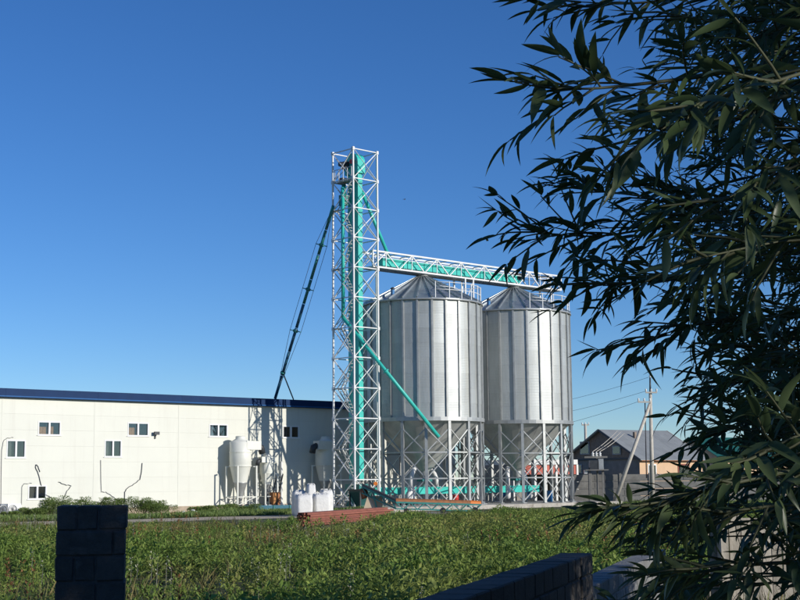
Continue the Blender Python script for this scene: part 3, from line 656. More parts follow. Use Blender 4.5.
# door-side white post pair
for x_, lab in ((281.5, 'white steel post at the sunlit edge of the silo shadow'), (302, 'slim white post by the bulk bags')):
    u = uvz(at_v(x_, 470, WALLV-.5))[0]; P = LW(u, WALLV-.5, 0)
    t = thing('service_post', lab, 'post', P, AZ); beam('shaft', (0, 0, 0), (0, 0, 3.6 if x_ < 290 else 2.6), .14, white_steel, t); MB().box(-.2, .2, -.2, .2, 0, .04).build('base_plate', white_steel, t); MB().box(-.09, .09, -.09, .09, 3.6 if x_ < 290 else 2.6, 3.64 if x_ < 290 else 2.64).build('cap', white_steel, t)

# ================================================================== YARD CLUTTER
def bag(x, y, depth, w_, hgt, rz, label):
    P = at_y(x, y, depth); P.z = 0; bm = bmesh.new(); bmesh.ops.create_cube(bm, size=1); bmesh.ops.subdivide_edges(bm, edges=bm.edges[:], cuts=5, use_grid_fill=True)
    r = random.Random(int(x*10))
    for v in bm.verts:
        z = v.co.z+.5; f = 1+.05*math.sin(math.pi*z)-.06*(z > .95); k = .06*math.sin(v.co.x*9+r.random())*math.sin(v.co.y*8)
        rr = math.hypot(v.co.x, v.co.y); rnd_ = 1-.05*max(0, rr-.55)/.15
        v.co = Vector((v.co.x*w_*f*rnd_, v.co.y*w_*f*rnd_, z*hgt+(k*hgt+.06*hgt*(1-rr*1.4) if z > .9 else 0)))+Vector((r.uniform(-.012, .012), r.uniform(-.012, .012), 0))
    me = bpy.data.meshes.new('bag_body'); bm.to_mesh(me); bm.free(); me.materials.append(bagm); me.polygons.foreach_set('use_smooth', [True]*len(me.polygons))
    t = thing('bulk_bag', label, 'bag', tuple(P), rz, 'white bulk bags in front of the warehouse'); link('bag_body', me, t)
    for sx in (-1, 1):
        for sy in (-1, 1):
            c = Vector((sx*w_*.36, sy*w_*.36, hgt-.02)); MB().tube([c, c+Vector((-.04*sx, 0, .16)), c+Vector((-.12*sx, 0, .17)), c+Vector((-.2*sx, 0, .0))], .025, 6).build('lifting_loop', bagm, t)
bag(303.3, 500, 86.2, .96, 1.28, .33, 'white bulk bag standing in the sun before the lit wall strip')
bag(321.0, 500, 86.9, .96, 1.30, .30, 'white bulk bag at the tower end of the bag row')
bag(311, 500, 88.6, .50, 1.85, .4, 'tall narrow white bag standing behind the bag row')
bag(299, 500, 88.9, .8, 1.45, .3, 'white bulk bag half hidden behind the sunlit bag')
bag(326, 500, 88.9, .7, 1.5, .5, 'slumped white bag behind the tower end of the row')

# red tubes
A0 = Vector((-4.75, 66.5, 0)); A1 = Vector((-.95, 78.0, 0)); tl_ = (A1-A0).length; tr_ = math.atan2(A1.y-A0.y, A1.x-A0.x)
def tubes():
    r = random.Random(3)
    for row in range(6):
        for c in range(6-row % 2):
            yy = (c-2.5+(row % 2)*.5)*.125; zz = .10+row*.105; sh = r.uniform(-.22, .22)
            P = A0+Vector((math.cos(tr_), math.sin(tr_), 0))*sh+Vector((-math.sin(tr_), math.cos(tr_), 0))*yy
            L_ = tl_+r.uniform(-.3, .2); t = .012; mb = MB(); a = .05
            for s in ((-a, a, -a, -a+t), (-a, a, a-t, a), (-a, -a+t, -a+t, a-t), (a-t, a, -a+t, a-t)): mb.box(0, L_, s[0], s[1], s[2], s[3])
            ob = mb.build('steel_tube', redtube, loc=(P.x, P.y, zz), rotz=tr_+r.uniform(-.004, .004))
            tag(ob, 'red oxide square steel tube stacked in the long pile', 'tube', 'red steel tubes in the pile')
tubes()
for f in (.08, .5, .92):
    P = A0.lerp(A1, f); tag(MB().box(-.06, .06, -.5, .5, 0, .049).build('timber_bearer', wood, loc=P, rotz=tr_), 'timber bearer under the red tube pile', 'timber', 'bearers under the tube pile')
# mobile belt conveyor
def belt():
    pA, pB, pC = at_y(362, 486.5, 91.5), at_y(396, 502.2, 90.2), at_y(481, 504.6, 91.5)
    B0 = Vector((pB.x, pB.y, 0)); t = thing('belt_conveyor', 'mobile belt conveyor with green truss frame and rusty orange guard', 'conveyor', B0, 0)
    q = [p-B0 for p in (pA, pB, pC)]
    nrm = Vector((0, 1, 0))
    for i, nm, mm in ((0, 'inclined_guard', darkmetal), (1, 'belt_guard', rust)):
        a, b = q[i], q[i+1]
        for s in (-.33, .33):
            beam('side_rail', a+nrm*s, b+nrm*s, .10, teal_dark, t)
            lo_ = Vector((0, 0, -.42)); beam('lower_rail', a+nrm*s+lo_, b+nrm*s+lo_, .07, teal_dark, t)
            n = 7 if i == 0 else 12
            for k in range(n):
                f0, f1 = k/n, (k+1)/n; u0, u1 = a.lerp(b, f0), a.lerp(b, f1)
                beam('lattice_brace', u0+nrm*s+(lo_ if k % 2 else Vector()), u1+nrm*s+(Vector() if k % 2 else lo_), .05, teal_dark, t)
        d = (b-a)
        g_ = MB()
        up = Vector((0, 0, .22)) if i else Vector((0, 0, .20))
        prof = [nrm*-.36+Vector((0, 0, .05)), nrm*-.34+up*.8, nrm*-.15+up*1.15, nrm*.15+up*1.15, nrm*.34+up*.8, nrm*.36+Vector((0, 0, .05))]
        e = b if i == 0 else a.lerp(b, .87)
        vv = [a+p for p in prof]+[e+p for p in prof]; k = len(prof)
        g_.add(vv, [(j, j+1, k+j+1, k+j) for j in range(k-1)]+[tuple(range(k))[::-1], tuple(range(k, 2*k))]); g_.build(nm, mm, t)
        if i == 1:
            g2 = MB(); vv = [e+d.normalized()*.02+p*1.03 for p in prof]+[b+p*1.03+Vector((0, 0, -.03)) for p in prof]; g2.add(vv, [(j, j+1, k+j+1, k+j) for j in range(k-1)]+[tuple(range(k))[::-1], tuple(range(k, 2*k))]); g2.build('feed_hopper', orange, t)
            n = 16
            for k in range(n):
                c = a.lerp(b, (k+.5)/n)+Vector((0, 0, -.14)); MB().tube([c-nrm*.3, c+nrm*.3], .06, 10).build('return_roller', galv_dull, t)
    MB().tube([q[0]+Vector((.05, -.1, -.1)), q[0]+Vector((.25, -.15, -.75))], [.22, .30], 12).build('discharge_chute', mat('dark_rust', (.16, .07, .035), .8, 0, .3, 4), t)
    MB().tube([q[0]+Vector((.9, -.45, .18)), q[0]+Vector((.9, -.1, .18))], .13, 12).build('drive_motor', orange, t)
    for f in (.12, .55, .93):
        c = q[1].lerp(q[2], f)
        for s in (-.4, .4):
            beam('support_leg', Vector((c.x, c.y+s, 0.05)), c+Vector((0, s*.8, -.3)), .08, teal_dark, t)
            MB().tube([(c.x, c.y+s-.06, .18), (c.x, c.y+s+.06, .18)], .18, 14).build('wheel', black, t)
    c = q[0].lerp(q[1], .35)
    for s in (-.4, .4): beam('support_leg', Vector((c.x+.3, c.y+s, 0)), c+Vector((0, s*.8, -.3)), .08, teal_dark, t)
belt()
# intake pit box, beige slab
P = at_y(373, 505, 91.0); t = thing('intake_box', 'beige board panel leaning on the elevator intake', 'panel', (P.x, P.y, 0), .1)
mb = MB(); mb.add([(-.75, -.35, 0), (.55, -.35, 0), (.62, -.05, 1.15), (-.35, -.05, 1.15), (-.75, -.27, 0), (.55, -.27, 0), (.62, .03, 1.15), (-.35, .03, 1.15)], [(0,1,2,3), (7,6,5,4), (0,4,5,1), (1,5,6,2), (2,6,7,3), (3,7,4,0)]); mb.build('board', beige, t)
for x in (-.4, .3): beam('batten', (x, -.0, .1), (x+.1, .1, 1.1), .07, wood, t)
P = at_y(361, 500, 97.5); t = thing('intake_hopper', 'dark green steel intake hopper at the foot of lattice tower', 'hopper', (P.x, P.y, 0), AZ)
mb = MB(); mb.lathe([(.85, 1.5), (.85, 1.35), (.4, .45), (.4, 0)], 4, a0=math.pi/4, a1=math.pi/4+2*math.pi, smooth=False); mb.build('bin', mat('dull_green_bin', (.012, .085, .078), .6, 0, .2, 3), t)
mb = MB(); mb.lathe([(.87, 1.45), (.93, 1.45), (.93, 1.55), (.87, 1.55)], 4, a0=math.pi/4, a1=math.pi/4+2*math.pi, smooth=False); mb.build('rim', darkmetal, t)
for sx in (-.55, .55):
    for sy in (-.55, .55): beam('leg', (sx, sy, 0), (sx, sy, 1.35), .09, darkmetal, t)
# drums
def drum(P, m, label, s=1):
    t = thing('drum', label, 'drum', tuple(P), 0)
    MB().lathe([(.001, 0), (.29*s, 0), (.29*s, .28*s), (.31*s, .30*s), (.29*s, .32*s), (.29*s, .58*s), (.31*s, .60*s), (.29*s, .62*s), (.29*s, .88*s), (.30*s, .90*s), (.27*s, .90*s), (.27*s, .87*s), (.001, .87*s)], 20).build('shell', m, t)
    MB().lathe([(.05*s, .87*s), (.05*s, .90*s), (.001, .90*s)], 10, c=(.15*s, 0)).build('bung', darkmetal, t)
P = at_y(549, 500, 112); P.z = .30; drum(P, bluepaint, 'blue drum standing among legs of the bridge-end silo')
P = at_y(455.6, 500, 103.5); P.z = .30; drum(P, redpaint, 'small red drum under the silo beside the belt conveyor', .8)
# low blue bin + tarpaulin heap + orange cabinet + rubble
P = at_v(272, 519, 3.6); t = thing('steel_skip', 'low teal-blue steel trough on the grass before the cyclones', 'trough', (P.x, P.y, 0), AZ-.35)
mb = MB(); bl = 2.1; mb.box(-bl, bl, -.45, -.40, .0, .45).box(-bl, bl, .40, .45, .0, .45).box(-bl, -bl+.05, -.40, .40, 0, .45).box(bl-.05, bl, -.40, .40, 0, .45).box(-bl+.05, bl-.05, -.40, .40, .02, .06); mb.build('trough_body', mat('teal_blue_paint', (.02, .14, .20), .5), t)
for x in (-1.2, 0, 1.2): MB().box(x-.04, x+.04, -.50, -.452, 0, .45).build('rib', teal_dark, t)
def heap(P, sx, sy, sz, m, name, label, cat, seed, n=26):
    r = random.Random(seed); t = thing(name, label, cat, (P.x, P.y, 0), r.uniform(0, 3))
    for i in range(n):
        a = r.uniform(0, 6.28); d = math.sqrt(r.random()); s = r.uniform(.12, .34)*min(1.3, sz*1.6)
        me = bevel_box(s*r.uniform(.8, 1.8), s*r.uniform(.7, 1.3), s*r.uniform(.4, .9), s*.12, m, 'lump', s*.08, seed*100+i)
        o = link('lump', me, t, (d*sx*math.cos(a), d*sy*math.sin(a), max(.04, sz*(1-d)*r.uniform(.6, 1)))); o.rotation_euler = (r.uniform(-.6, .6), r.uniform(-.6, .6), r.uniform(0, 6))
heap(at_v(268, 513, 5.2), .9, .6, .55, bagm, 'sack_heap', 'heap of white sacks lying before the small cyclone', 'sacks', 1)
heap(at_v(283, 512, 5.5), .6, .5, .6, bagm, 'sack_heap', 'heap of white sacks beside the bulk bags', 'sacks', 2)
heap(at_v(192, 513.5, 4.0), 1.3, .6, .35, white_wall, 'rubble_heap', 'pale rubble heap at the grass edge before the warehouse wall', 'rubble', 3)
heap(at_v(12, 521, 3.0), 1.6, .8, .22, concrete, 'rubble_heap', 'low grey rubble heap beside the air conditioning units', 'rubble', 4)
P = at_v(275, 508, WALLV-1.6); t = thing('orange_cabinet', 'upright orange-brown cabinet behind the white sacks', 'cabinet', (P.x, P.y, 0), AZ)
MB().box(-.34, .34, -.2, .2, .1, 1.35).build('cabinet_body', mat('orange_brown', (.30, .12, .04), .7, 0, .2, 2), t); MB().box(-.32, -.02, -.225, -.203, .15, 1.3).build('door', mat('ochre_door', (.45, .20, .06), .7, 0, .15, 3), t); MB().box(.02, .32, -.225, -.203, .15, 1.3).build('door', rust, t)
for x in (-.28, .28): MB().box(x-.04, x+.04, -.15, .15, 0, .1).build('foot', darkmetal, t)
for i, (x, y) in enumerate(((229, 511.5), (247, 512), (258, 511.5))):
    P = at_v(x, y, WALLV-1.5); t = thing('blower_motor', ('dark blower motor under the sunlit cyclone cone', 'dark blower motor by the outer leg of the sunlit cyclone', 'dark blower motor between the two sunlit cyclones')[i], 'motor', (P.x, P.y, 0), AZ+i)
    MB().tube([(-.28, 0, .32), (.28, 0, .32)], .22, 14).build('motor_body', darkmetal, t); MB().tube([(.28, 0, .32), (.42, 0, .32)], .15, 12).build('fan_cowl', black, t); MB().box(-.25, .25, -.2, .2, 0, .12).build('mount', darkmetal, t)

# ================================================================== LOW SHED BEHIND
def shed():
    P = at_y(514, 500, 126); P.z = 0; Q = at_y(578, 500, 130); Q.z = 0; rz = math.atan2(Q.y-P.y, Q.x-P.x); ln = (Q-P).length
    t = thing('open_shed', 'low open shed with red band behind the bridge-end silo', 'shed', tuple(P), rz)
    zt = 2.2+(478-459.5)*126/FPX
    MB().box(-.3, ln, -.1, 5, zt-.45, zt).build('roof_beam', white_wall, t)
    n = 6
    for i in range(n): MB().box(i*ln/n+.02, (i+1)*ln/n-.02, 0.02, .10, zt-1.35, zt-.52).build('red_panel', redpanel, t)
    for i in range(n+1): MB().box(i*ln/n-.12, i*ln/n+.10, -.05, .2, 0, zt-.46).build('post', white_wall, t)
    MB().box(-.3, ln, 4.8, 5, 0, zt-.46).build('back_wall', greywall, t)
    MB().box(-.3, -.1, .2, 4.8, 0, zt-.46).build('side_wall', greywall, t)
    MB().box(ln-.2, ln, .2, 4.8, 0, zt-.46).build('side_wall', greywall, t)
shed()

# ================================================================== FAR FENCE, HOUSES, POLES
FD = 118.0
def fence():
    t = thing('panel_fence', 'grey concrete panel fence in front of the gabled house', 'fence', (13.5, FD, 0), 0)
    bay = 2.5
    for i in range(14):
        x = i*bay; MB().box(x-.09, x+.09, -.10, .12, 0, 2.55).build('post', fence_m, t)
        for j in range(4):
            me = MB(); me.box(x+.095, x+bay-.095, -.03, .04, .04+j*.61, .04+j*.61+.585); me.box(x+.35, x+bay-.35, -.05, -.03, .14+j*.61, .04+j*.61+.50); me.build('panel', fence_m, t)
fence()
def house():
    D = 132.0; k = D/FPX
    apx = at_y(600, 429.5, D); W2, LEN = 4.9, 8.6; ph = math.radians(36)
    ez = 2.2+(478-458.5)*k; az_ = apx.z
    t = thing('gabled_house', 'house with dark brick gable and grey metal roof behind the panel fence', 'house', (apx.x, apx.y, 0), ph)
    # local x = ridge direction, y = across (front side = -y faces right/camera), gable at x=0
    oh = .5
    MB().add([(0.15, -W2, 0), (0.15, W2, 0), (0.15, W2, ez-.05), (0.15, -W2, ez-.05)], [(3,2,1,0)]).build('gable_wall', greywall, t)
    MB().add([(0.15, -W2, ez-.05), (.15, W2, ez-.05), (.15, 0, az_-.12)], [(2,1,0)]).build('gable', brickwall, t)
    MB().box(.02, .13, -W2, W2, ez-.22, ez-.06).build('gable_band', darkmetal, t)
    MB().add([(0.15, -W2, 0), (LEN, -W2, 0), (LEN, -W2, ez), (.15, -W2, ez)], [(0,1,2,3)]).build('side_wall', peach, t)
    MB().add([(0.15, W2, 0), (LEN, W2, 0), (LEN, W2, ez), (.15, W2, ez)], [(3,2,1,0)]).build('side_wall', peach, t)
    MB().add([(LEN, -W2, 0), (LEN, W2, 0), (LEN, W2, ez), (LEN, 0, az_-.12), (LEN, -W2, ez)], [(0,1,2,3,4)]).build('gable_wall', peach, t)
    sl = (az_-ez)/W2; n = 9; st = (LEN+2*oh-.3)/n
    for s in (-1, 1):
        for i in range(n):
            x0, x1 = -oh+.3+i*st, -oh+.3+(i+1)*st-.01; ye = s*(W2+oh); ze = ez-sl*oh
            MB().add([(x0, ye, ze), (x1, ye, ze), (x1, 0, az_), (x0, 0, az_), (x0, ye, ze-.05), (x1, ye, ze-.05), (x1, 0, az_-.05), (x0, 0, az_-.05)], [(0,1,2,3), (7,6,5,4), (0,4,5,1), (1,5,6,2), (2,6,7,3), (3,7,4,0)]).build('roof_sheet', roofgrey, t)
        beam('barge_board', (-oh+.25, s*(W2+oh), ez-sl*oh-.04), (-oh+.25, 0, az_-.04), .10, wood if s > 0 else darkmetal, t, h=.16)
        beam('barge_board', (LEN+oh+.02, s*(W2+oh), ez-sl*oh-.04), (LEN+oh+.02, 0, az_-.04), .08, polem, t, h=.14)
    MB().box(0, LEN, -W2-oh+.05, -W2-.02, ez-sl*oh-.12, ez-sl*oh-.06).build('eave_board', rust, t)
    MB().box(3.0, 3.25, -1.6, -1.35, az_-sl*1.9, az_-.25).build('chimney', brickwall, t)
    for y0, y1, z0, z1 in ((1.6, 2.9, ez+.35, ez+1.6), (-2.6, -1.5, ez+.25, ez+1.1), (2.7, 3.9, 2.6, 3.5)):
        f = MB().box(.06, .12, y0, y1, z0, z1).build('window', mat('pale_board', (.36, .38, .40), .6), t); MB().box(.03, .057, y0+.1, y1-.1, z0+.1, z1-.1).build('pane', gm, f)
    for x0, x1 in ((1.2, 2.3), (5.2, 6.8)):
        f = MB().box(x0, x1, -W2-.05, -W2-.006, 2.3, 3.4).build('window', pvc if x0 < 3 else mat('red_brown_frame', (.22, .05, .03), .6), t); MB().box(x0+.12, x1-.12, -W2-.07, -W2-.052, 2.42, 3.28).build('pane', gm, f)
house()
def house2():
    D = 150.0; k = D/FPX; P = at_y(690, 437, D); t = thing('green_roofed_house', 'house with dark green metal roof beyond the grey roofed house', 'house', (P.x, P.y, 0), math.radians(34))
    W2, LEN = 4.2, 12; az_ = P.z; ez = az_-2.2
    MB().box(.2, LEN, -W2, W2, 0, ez).build('wall', peach, t)
    for s in (-1, 1):
        for i in range(6):
            x0 = i*LEN/6-.3
            MB().add([(x0, s*(W2+.4), ez-.2), (x0+LEN/6-.01, s*(W2+.4), ez-.2), (x0+LEN/6-.01, 0, az_), (x0, 0, az_), (x0, s*(W2+.4), ez-.26), (x0+LEN/6-.01, s*(W2+.4), ez-.26), (x0+LEN/6-.01, 0, az_-.06), (x0, 0, az_-.06)], [(0,1,2,3), (7,6,5,4), (0,4,5,1), (1,5,6,2), (2,6,7,3), (3,7,4,0)]).build('roof_sheet', roofgreen, t)
    MB().add([(.15, -W2, ez-.1), (.15, W2, ez-.1), (.15, 0, az_-.1)], [(2,1,0)]).build('gable', peach, t)
    for x in (2, 6, 9): f = MB().box(x, x+1.2, -W2-.06, -W2-.006, 1.6, 2.9).build('window', pvc, t); MB().box(x+.1, x+1.1, -W2-.08, -W2-.062, 1.7, 2.8).build('pane', gm, f)
house2()
def pole():
    D = 116.0; b = at_y(652.5, 500, D); t = thing('power_pole', 'concrete power pole with slanting strut in front of the house', 'pole', (b.x, b.y, 0), 0)
    O_ = Vector((b.x, b.y, 0)); top = at_y(650, 377.5, D)-O_
    MB().tube([(0, 0, 0), tuple(top.lerp(Vector((0, 0, 0)), .12))], [.20, .13], 10).build('shaft', polem, t)
    MB().tube([tuple(top.lerp(Vector(), .13)), tuple(top)], [.09, .06], 8).build('steel_extension', darkmetal, t)
    s0 = at_y(650, 404, D)-O_; s1 = at_y(622.5, 480, D-.5)-O_; s1 += (s1-s0)*((s1.z)/(s0.z-s1.z))
    MB().tube([tuple(s0), tuple(s1)], [.13, .18], 10).build('strut', polem, t)
    def arm(x0, x1, y): 
        a, b_ = at_y(x0, y, D-.2)-O_, at_y(x1, y, D-.2)-O_
        beam('crossarm', a, b_, .12, polem, t)
        for f in (.04, .5, .96):
            c = a.lerp(b_, f); MB().lathe([(.05, c.z+.06), (.09, c.z+.12), (.06, c.z+.2), (.09, c.z+.26), (.001, c.z+.34)], 10, c=(c.x, c.y)).build('insulator', ceramic, t)
    arm(645.5, 657, 392.5); arm(638, 650.5, 402)
    MB().lathe([(.05, top.z), (.10, top.z+.1), (.05, top.z+.2), (.001, top.z+.3)], 10, c=(top.x, top.y)).build('insulator', ceramic, t)
    cab = MB(); a, b_ = at_y(645, 403, D)-O_, at_y(646.5, 478, D)-O_
    cab.tube([a, b_], .05, 6); cab.build('down_cable', cable, t)
    for k, (p, q, lab) in enumerate((((648.5, 377.3), (470, 415), 'overhead wire leaving the top of the power pole'), ((646, 391), (470, 425), 'overhead wire leaving the upper crossarm'), ((640, 401), (470, 440), 'overhead wire leaving the lower crossarm'))):
        A, B = at_y(*p, D), at_y(*q, D+50); pts = [A.lerp(B, i/16)-Vector((0, 0, 1.2*4*(i/16)*(1-i/16)*.5)) for i in range(17)]
        tag(MB().tube([p_-A for p_ in pts], .014, 5).build('overhead_wire', cable, loc=A), lab, 'wire', 'overhead wires')
pole()
def smallpole():
    D = 170.0; b = at_y(586.5, 470, D); t = thing('distant_pole', 'distant small wooden pole with crossarm behind the dark gable', 'pole', (b.x, b.y, 0), 0); z = at_y(586, 424, D).z
    MB().tube([(0, 0, 0), (0, 0, z)], [.22, .16], 8).build('shaft', polem, t); beam('crossarm', (-.45, 0, z-.1), (.45, 0, z-.1), .16, polem, t)
    for x in (-.4, 0, .4): MB().lathe([(.07, z-.02), (.09, z+.1), (.001, z+.25)], 8, c=(x, 0)).build('insulator', ceramic, t)
smallpole()
def transformer():
    D = 115.0; b = at_y(597, 500, D); t = thing('transformer_stand', 'pole-mounted transformer cabinet in front of the panel fence', 'transformer', (b.x, b.y, 0), 0); k = D/FPX
    zz = lambda y: 2.2+(478-y)*k
    for x in (-.55, .55): beam('post', (x, 0, 0), (x, 0, zz(468)), .16, fence_m, t)
    MB().box(-.95, .95, -.5, .5, zz(471), zz(470)).build('platform', fence_m, t)
    MB().box(-.55, .12, -.35, .35, zz(470)+.01, zz(461)).build('cabinet', darkmetal, t); MB().box(.18, .58, -.3, .3, zz(470)+.01, zz(459.5)).build('transformer_tank', galv_dull, t)
    beam('crossarm', (-.95, 0, zz(457.8)), (.95, 0, zz(457.8)), .14, fence_m, t)
    beam('post', (0.15, 0.45, 0), (0.15, .45, zz(456)), .16, fence_m, t)
    for i, x in enumerate((-.25, .05, .35)):
        z = zz(457.2); MB().lathe([(.06, z), (.13, z+.08), (.07, z+.16), (.13, z+.24), (.06, z+.32), (.001, z+.42)], 10, c=(x, 0)).build('bushing', ceramic, t)
        A = Vector((b.x+x, b.y, z+.4)); B = at_y(618+i*3.2, 430+i*1.5, D+12)
        pts = [A.lerp(B, j/8)-Vector((0, 0, .12*4*(j/8)*(1-j/8))) for j in range(9)]
        tag(MB().tube([p-A for p in pts], .028, 5).build('service_wire', polem, loc=A), 'pale service wire rising from the transformer bushings to the house', 'wire', 'service wires to the house')
    MB().box(-1.0, -.75, -.2, .2, zz(474), zz(470.5)).build('meter_box', ceramic, t)
transformer()
# a bird
P = at_y(404.5, 199.5, 260); t = thing('bird', 'tiny dark bird flying above the roof bridge', 'bird', tuple(P), .6)
MB().tube([(-.22, 0, 0), (-.1, 0, .02), (.05, 0, .02), (.2, 0, 0), (.27, 0, .01)], [.01, .07, .075, .03, .005], 8).build('body', darkmetal, t)
for s in (-1, 1): MB().add([(.08, 0, .03), (-.08, 0, .03), (-.1, s*.3, .14), (.04, s*.28, .15), (-.06, s*.55, .06)], [(0,1,2,3), (3,2,4)]).build('wing', darkmetal, t)

# ================================================================== NEAR PILLAR AND WALLS
def pillar():
    b = at_z(93, 505, 2.02); D = 11.4; b = at_y(93, 505, D); t = thing('block_pillar', 'black painted concrete block pillar standing in the weeds', 'pillar', (b.x, b.y, 0), math.radians(10))
    Wd = .545; top = CAMZ-.18; ch = .2005
    splits = [[.29, .60], [.82], [.28, .58], [.59], [.30, .62], [.8], [.33], [.6], [.3, .7], [.5], [.4]]
    n = 10
    MB().box(-Wd/2+.012, Wd/2-.012, -Wd/2+.012, Wd/2-.012, 0, top-.02).build('mortar_core', mortar, t)
    for i in range(n):
        z1 = top-i*ch; xs = [0]+splits[i]+[1]
        for j in range(len(xs)-1):
            w_ = (xs[j+1]-xs[j])*Wd-.006; dx = random.Random(i*7).uniform(-.006, .006)
            me = bevel_box(w_, Wd, ch-.010, .012, paintblock, 'block', .0045, i*10+j)
            o = link('block', me, t, (-Wd/2+(xs[j]+xs[j+1])/2*Wd+dx, random.uniform(-.004, .004), z1-ch/2))
            o.rotation_euler = (0, 0, random.uniform(-.006, .006))
pillar()
WD = Vector((.281, .9597, 0)); WN = Vector((.9597, -.281, 0))      # wall runs along WD; near face looks along WN
WP = Vector((.549, 9.48, 0))
def blockwall(name, s0, s1, top, thick, m, mm, label, seed):
    t = thing(name, label, 'wall', tuple(WP+WD*s0), math.atan2(WD.y, WD.x))
    L_ = s1-s0; ch = .2; n = int(math.ceil(top/ch)); r = random.Random(seed)
    MB().box(.01, L_-.01, .012, thick-.012, 0, top-.02).build('mortar_core', mm, t)
    meshes = [bevel_box(.39, thick, ch-.010, .011, m, 'block', .003, seed*50+k) for k in range(5)]
    half = {}
    for i in range(n):
        z = top-(i+.5)*ch
        if z < .05: continue
        x = 0 if i % 2 == 0 else -.2
        while x < L_-.02:
            a, b = max(0, x), min(L_, x+.4)
            if b-a > .38:
                o = link('block', meshes[r.randrange(5)], t, ((a+b)/2+r.uniform(-.002, .002), thick/2+r.uniform(-.004, .004), z))
            elif b-a > .04:
                key = round(b-a, 2)
                if key not in half: half[key] = bevel_box(key-.01, thick, ch-.010, .011, m, 'block', .003, seed*70+int(key*100))
                link('block', half[key], t, ((a+b)/2, thick/2, z))
            x += .4
    return t
blockwall('block_wall', -6.2, 4.1, 1.45, .30, paintblock, mortar, 'black painted block wall running toward the willow', 2)
blockwall('block_wall', 4.78, 12.2, 1.12, .30, greyblock, mortar_g, 'bare grey block wall, lower stretch behind the willow leaves', 3)
P = WP+WD*4.44; t = thing('wall_pier', 'dark block pier between the black wall and the lower grey wall', 'pier', tuple(P), math.atan2(WD.y, WD.x))
for i in range(8):
    me = bevel_box(.66, .33, .192, .012, paintblock, 'block', .004, 900+i); link('block', me, t, (0, .15, 1.452-.1-i*.2))
MB().box(-.31, .31, -.0, .30, 0, 1.42).build('mortar_core', mortar, t)
# sunlit board fence beyond
F0, F1 = Vector((4.42, 20.3, 0)), Vector((9.4, 21.9, 0))
bf = thing('board_fence', 'weathered pale board fence in sunlight behind the willow leaves', 'fence', tuple(F0), math.atan2(F1.y-F0.y, F1.x-F0.x)); L_ = (F1-F0).length; x = 0; r = random.Random(5)
while x < L_:
    w_ = r.uniform(.13, .19); hgt = 1.62+r.uniform(-.05, .05); o = MB().box(x, x+w_, 0, .025, .03, hgt).build('board', wood, bf); o.rotation_euler = (r.uniform(-.01, .01), r.uniform(-.008, .008), 0); x += w_+.012
for x in (0.2, 1.7, 3.2, 4.7): MB().box(x-.06, x+.06, -.14, -.022, 0, 1.75).build('post', wood, bf)
for z in (.4, 1.3): MB().box(0, L_, .032, .08, z, z+.09).build('rail', wood, bf)

# ================================================================== VEGETATION
def mass(name, V, F, tint, m, parent=None, label=None, cat=None, kind='stuff', smooth=False):
    """V (n,3), F (k,3|4) numpy; tint per vertex"""
    me = bpy.data.meshes.new(name); nv, nf, s = len(V), len(F), F.shape[1]
    me.vertices.add(nv); me.vertices.foreach_set('co', V.astype(np.float32).ravel())
    me.loops.add(nf*s); me.loops.foreach_set('vertex_index', F.astype(np.int32).ravel())
    me.polygons.add(nf); me.polygons.foreach_set('loop_start', np.arange(0, nf*s, s, dtype=np.int32)); me.polygons.foreach_set('loop_total', np.full(nf, s, np.int32))
    at = me.attributes.new('tint', 'FLOAT', 'POINT'); at.data.foreach_set('value', tint.astype(np.float32))
    me.materials.append(m); me.update(calc_edges=True)
    o = link(name, me, parent); tag(o, label, cat, kind=kind); return o
def leaves_np(base, dirv, nrm, ln, wd, fold=.25):
    """diamond folded leaves -> V (n*4,3) F (n*2,3)"""
    n = len(base); side = np.cross(dirv, nrm); side /= np.linalg.norm(side, axis=1)[:, None]+1e-9
    mid = base+dirv*(ln*.42)[:, None]
    l = mid+side*(wd/2)[:, None]+nrm*(wd*fold)[:, None]; r = mid-side*(wd/2)[:, None]+nrm*(wd*fold)[:, None]
    tip = base+dirv*ln[:, None]-nrm*(ln*.08)[:, None]
    V = np.stack([base, l, tip, r], 1).reshape(-1, 3); k = np.arange(n)*4
    F = np.stack([np.stack([k, k+2, k+1], 1), np.stack([k, k+3, k+2], 1)], 1).reshape(-1, 3)
    return V, F
def unit(a): return a/(np.linalg.norm(a, axis=-1, keepdims=True)+1e-9)
def field_noise(x, y, s, ph):
    return (np.sin(x*s+ph)+np.sin(y*s*1.3+ph*2)+np.sin((x+y)*s*.7+ph*3)+np.sin((x-1.7*y)*s*.53+ph))/4
def in_view_points(n, y0, y1, rng, marg=.33):
    y = np.sqrt(rng.uniform(y0*y0, y1*y1, n)); x = y*rng.uniform(-marg, marg, n); return x, y
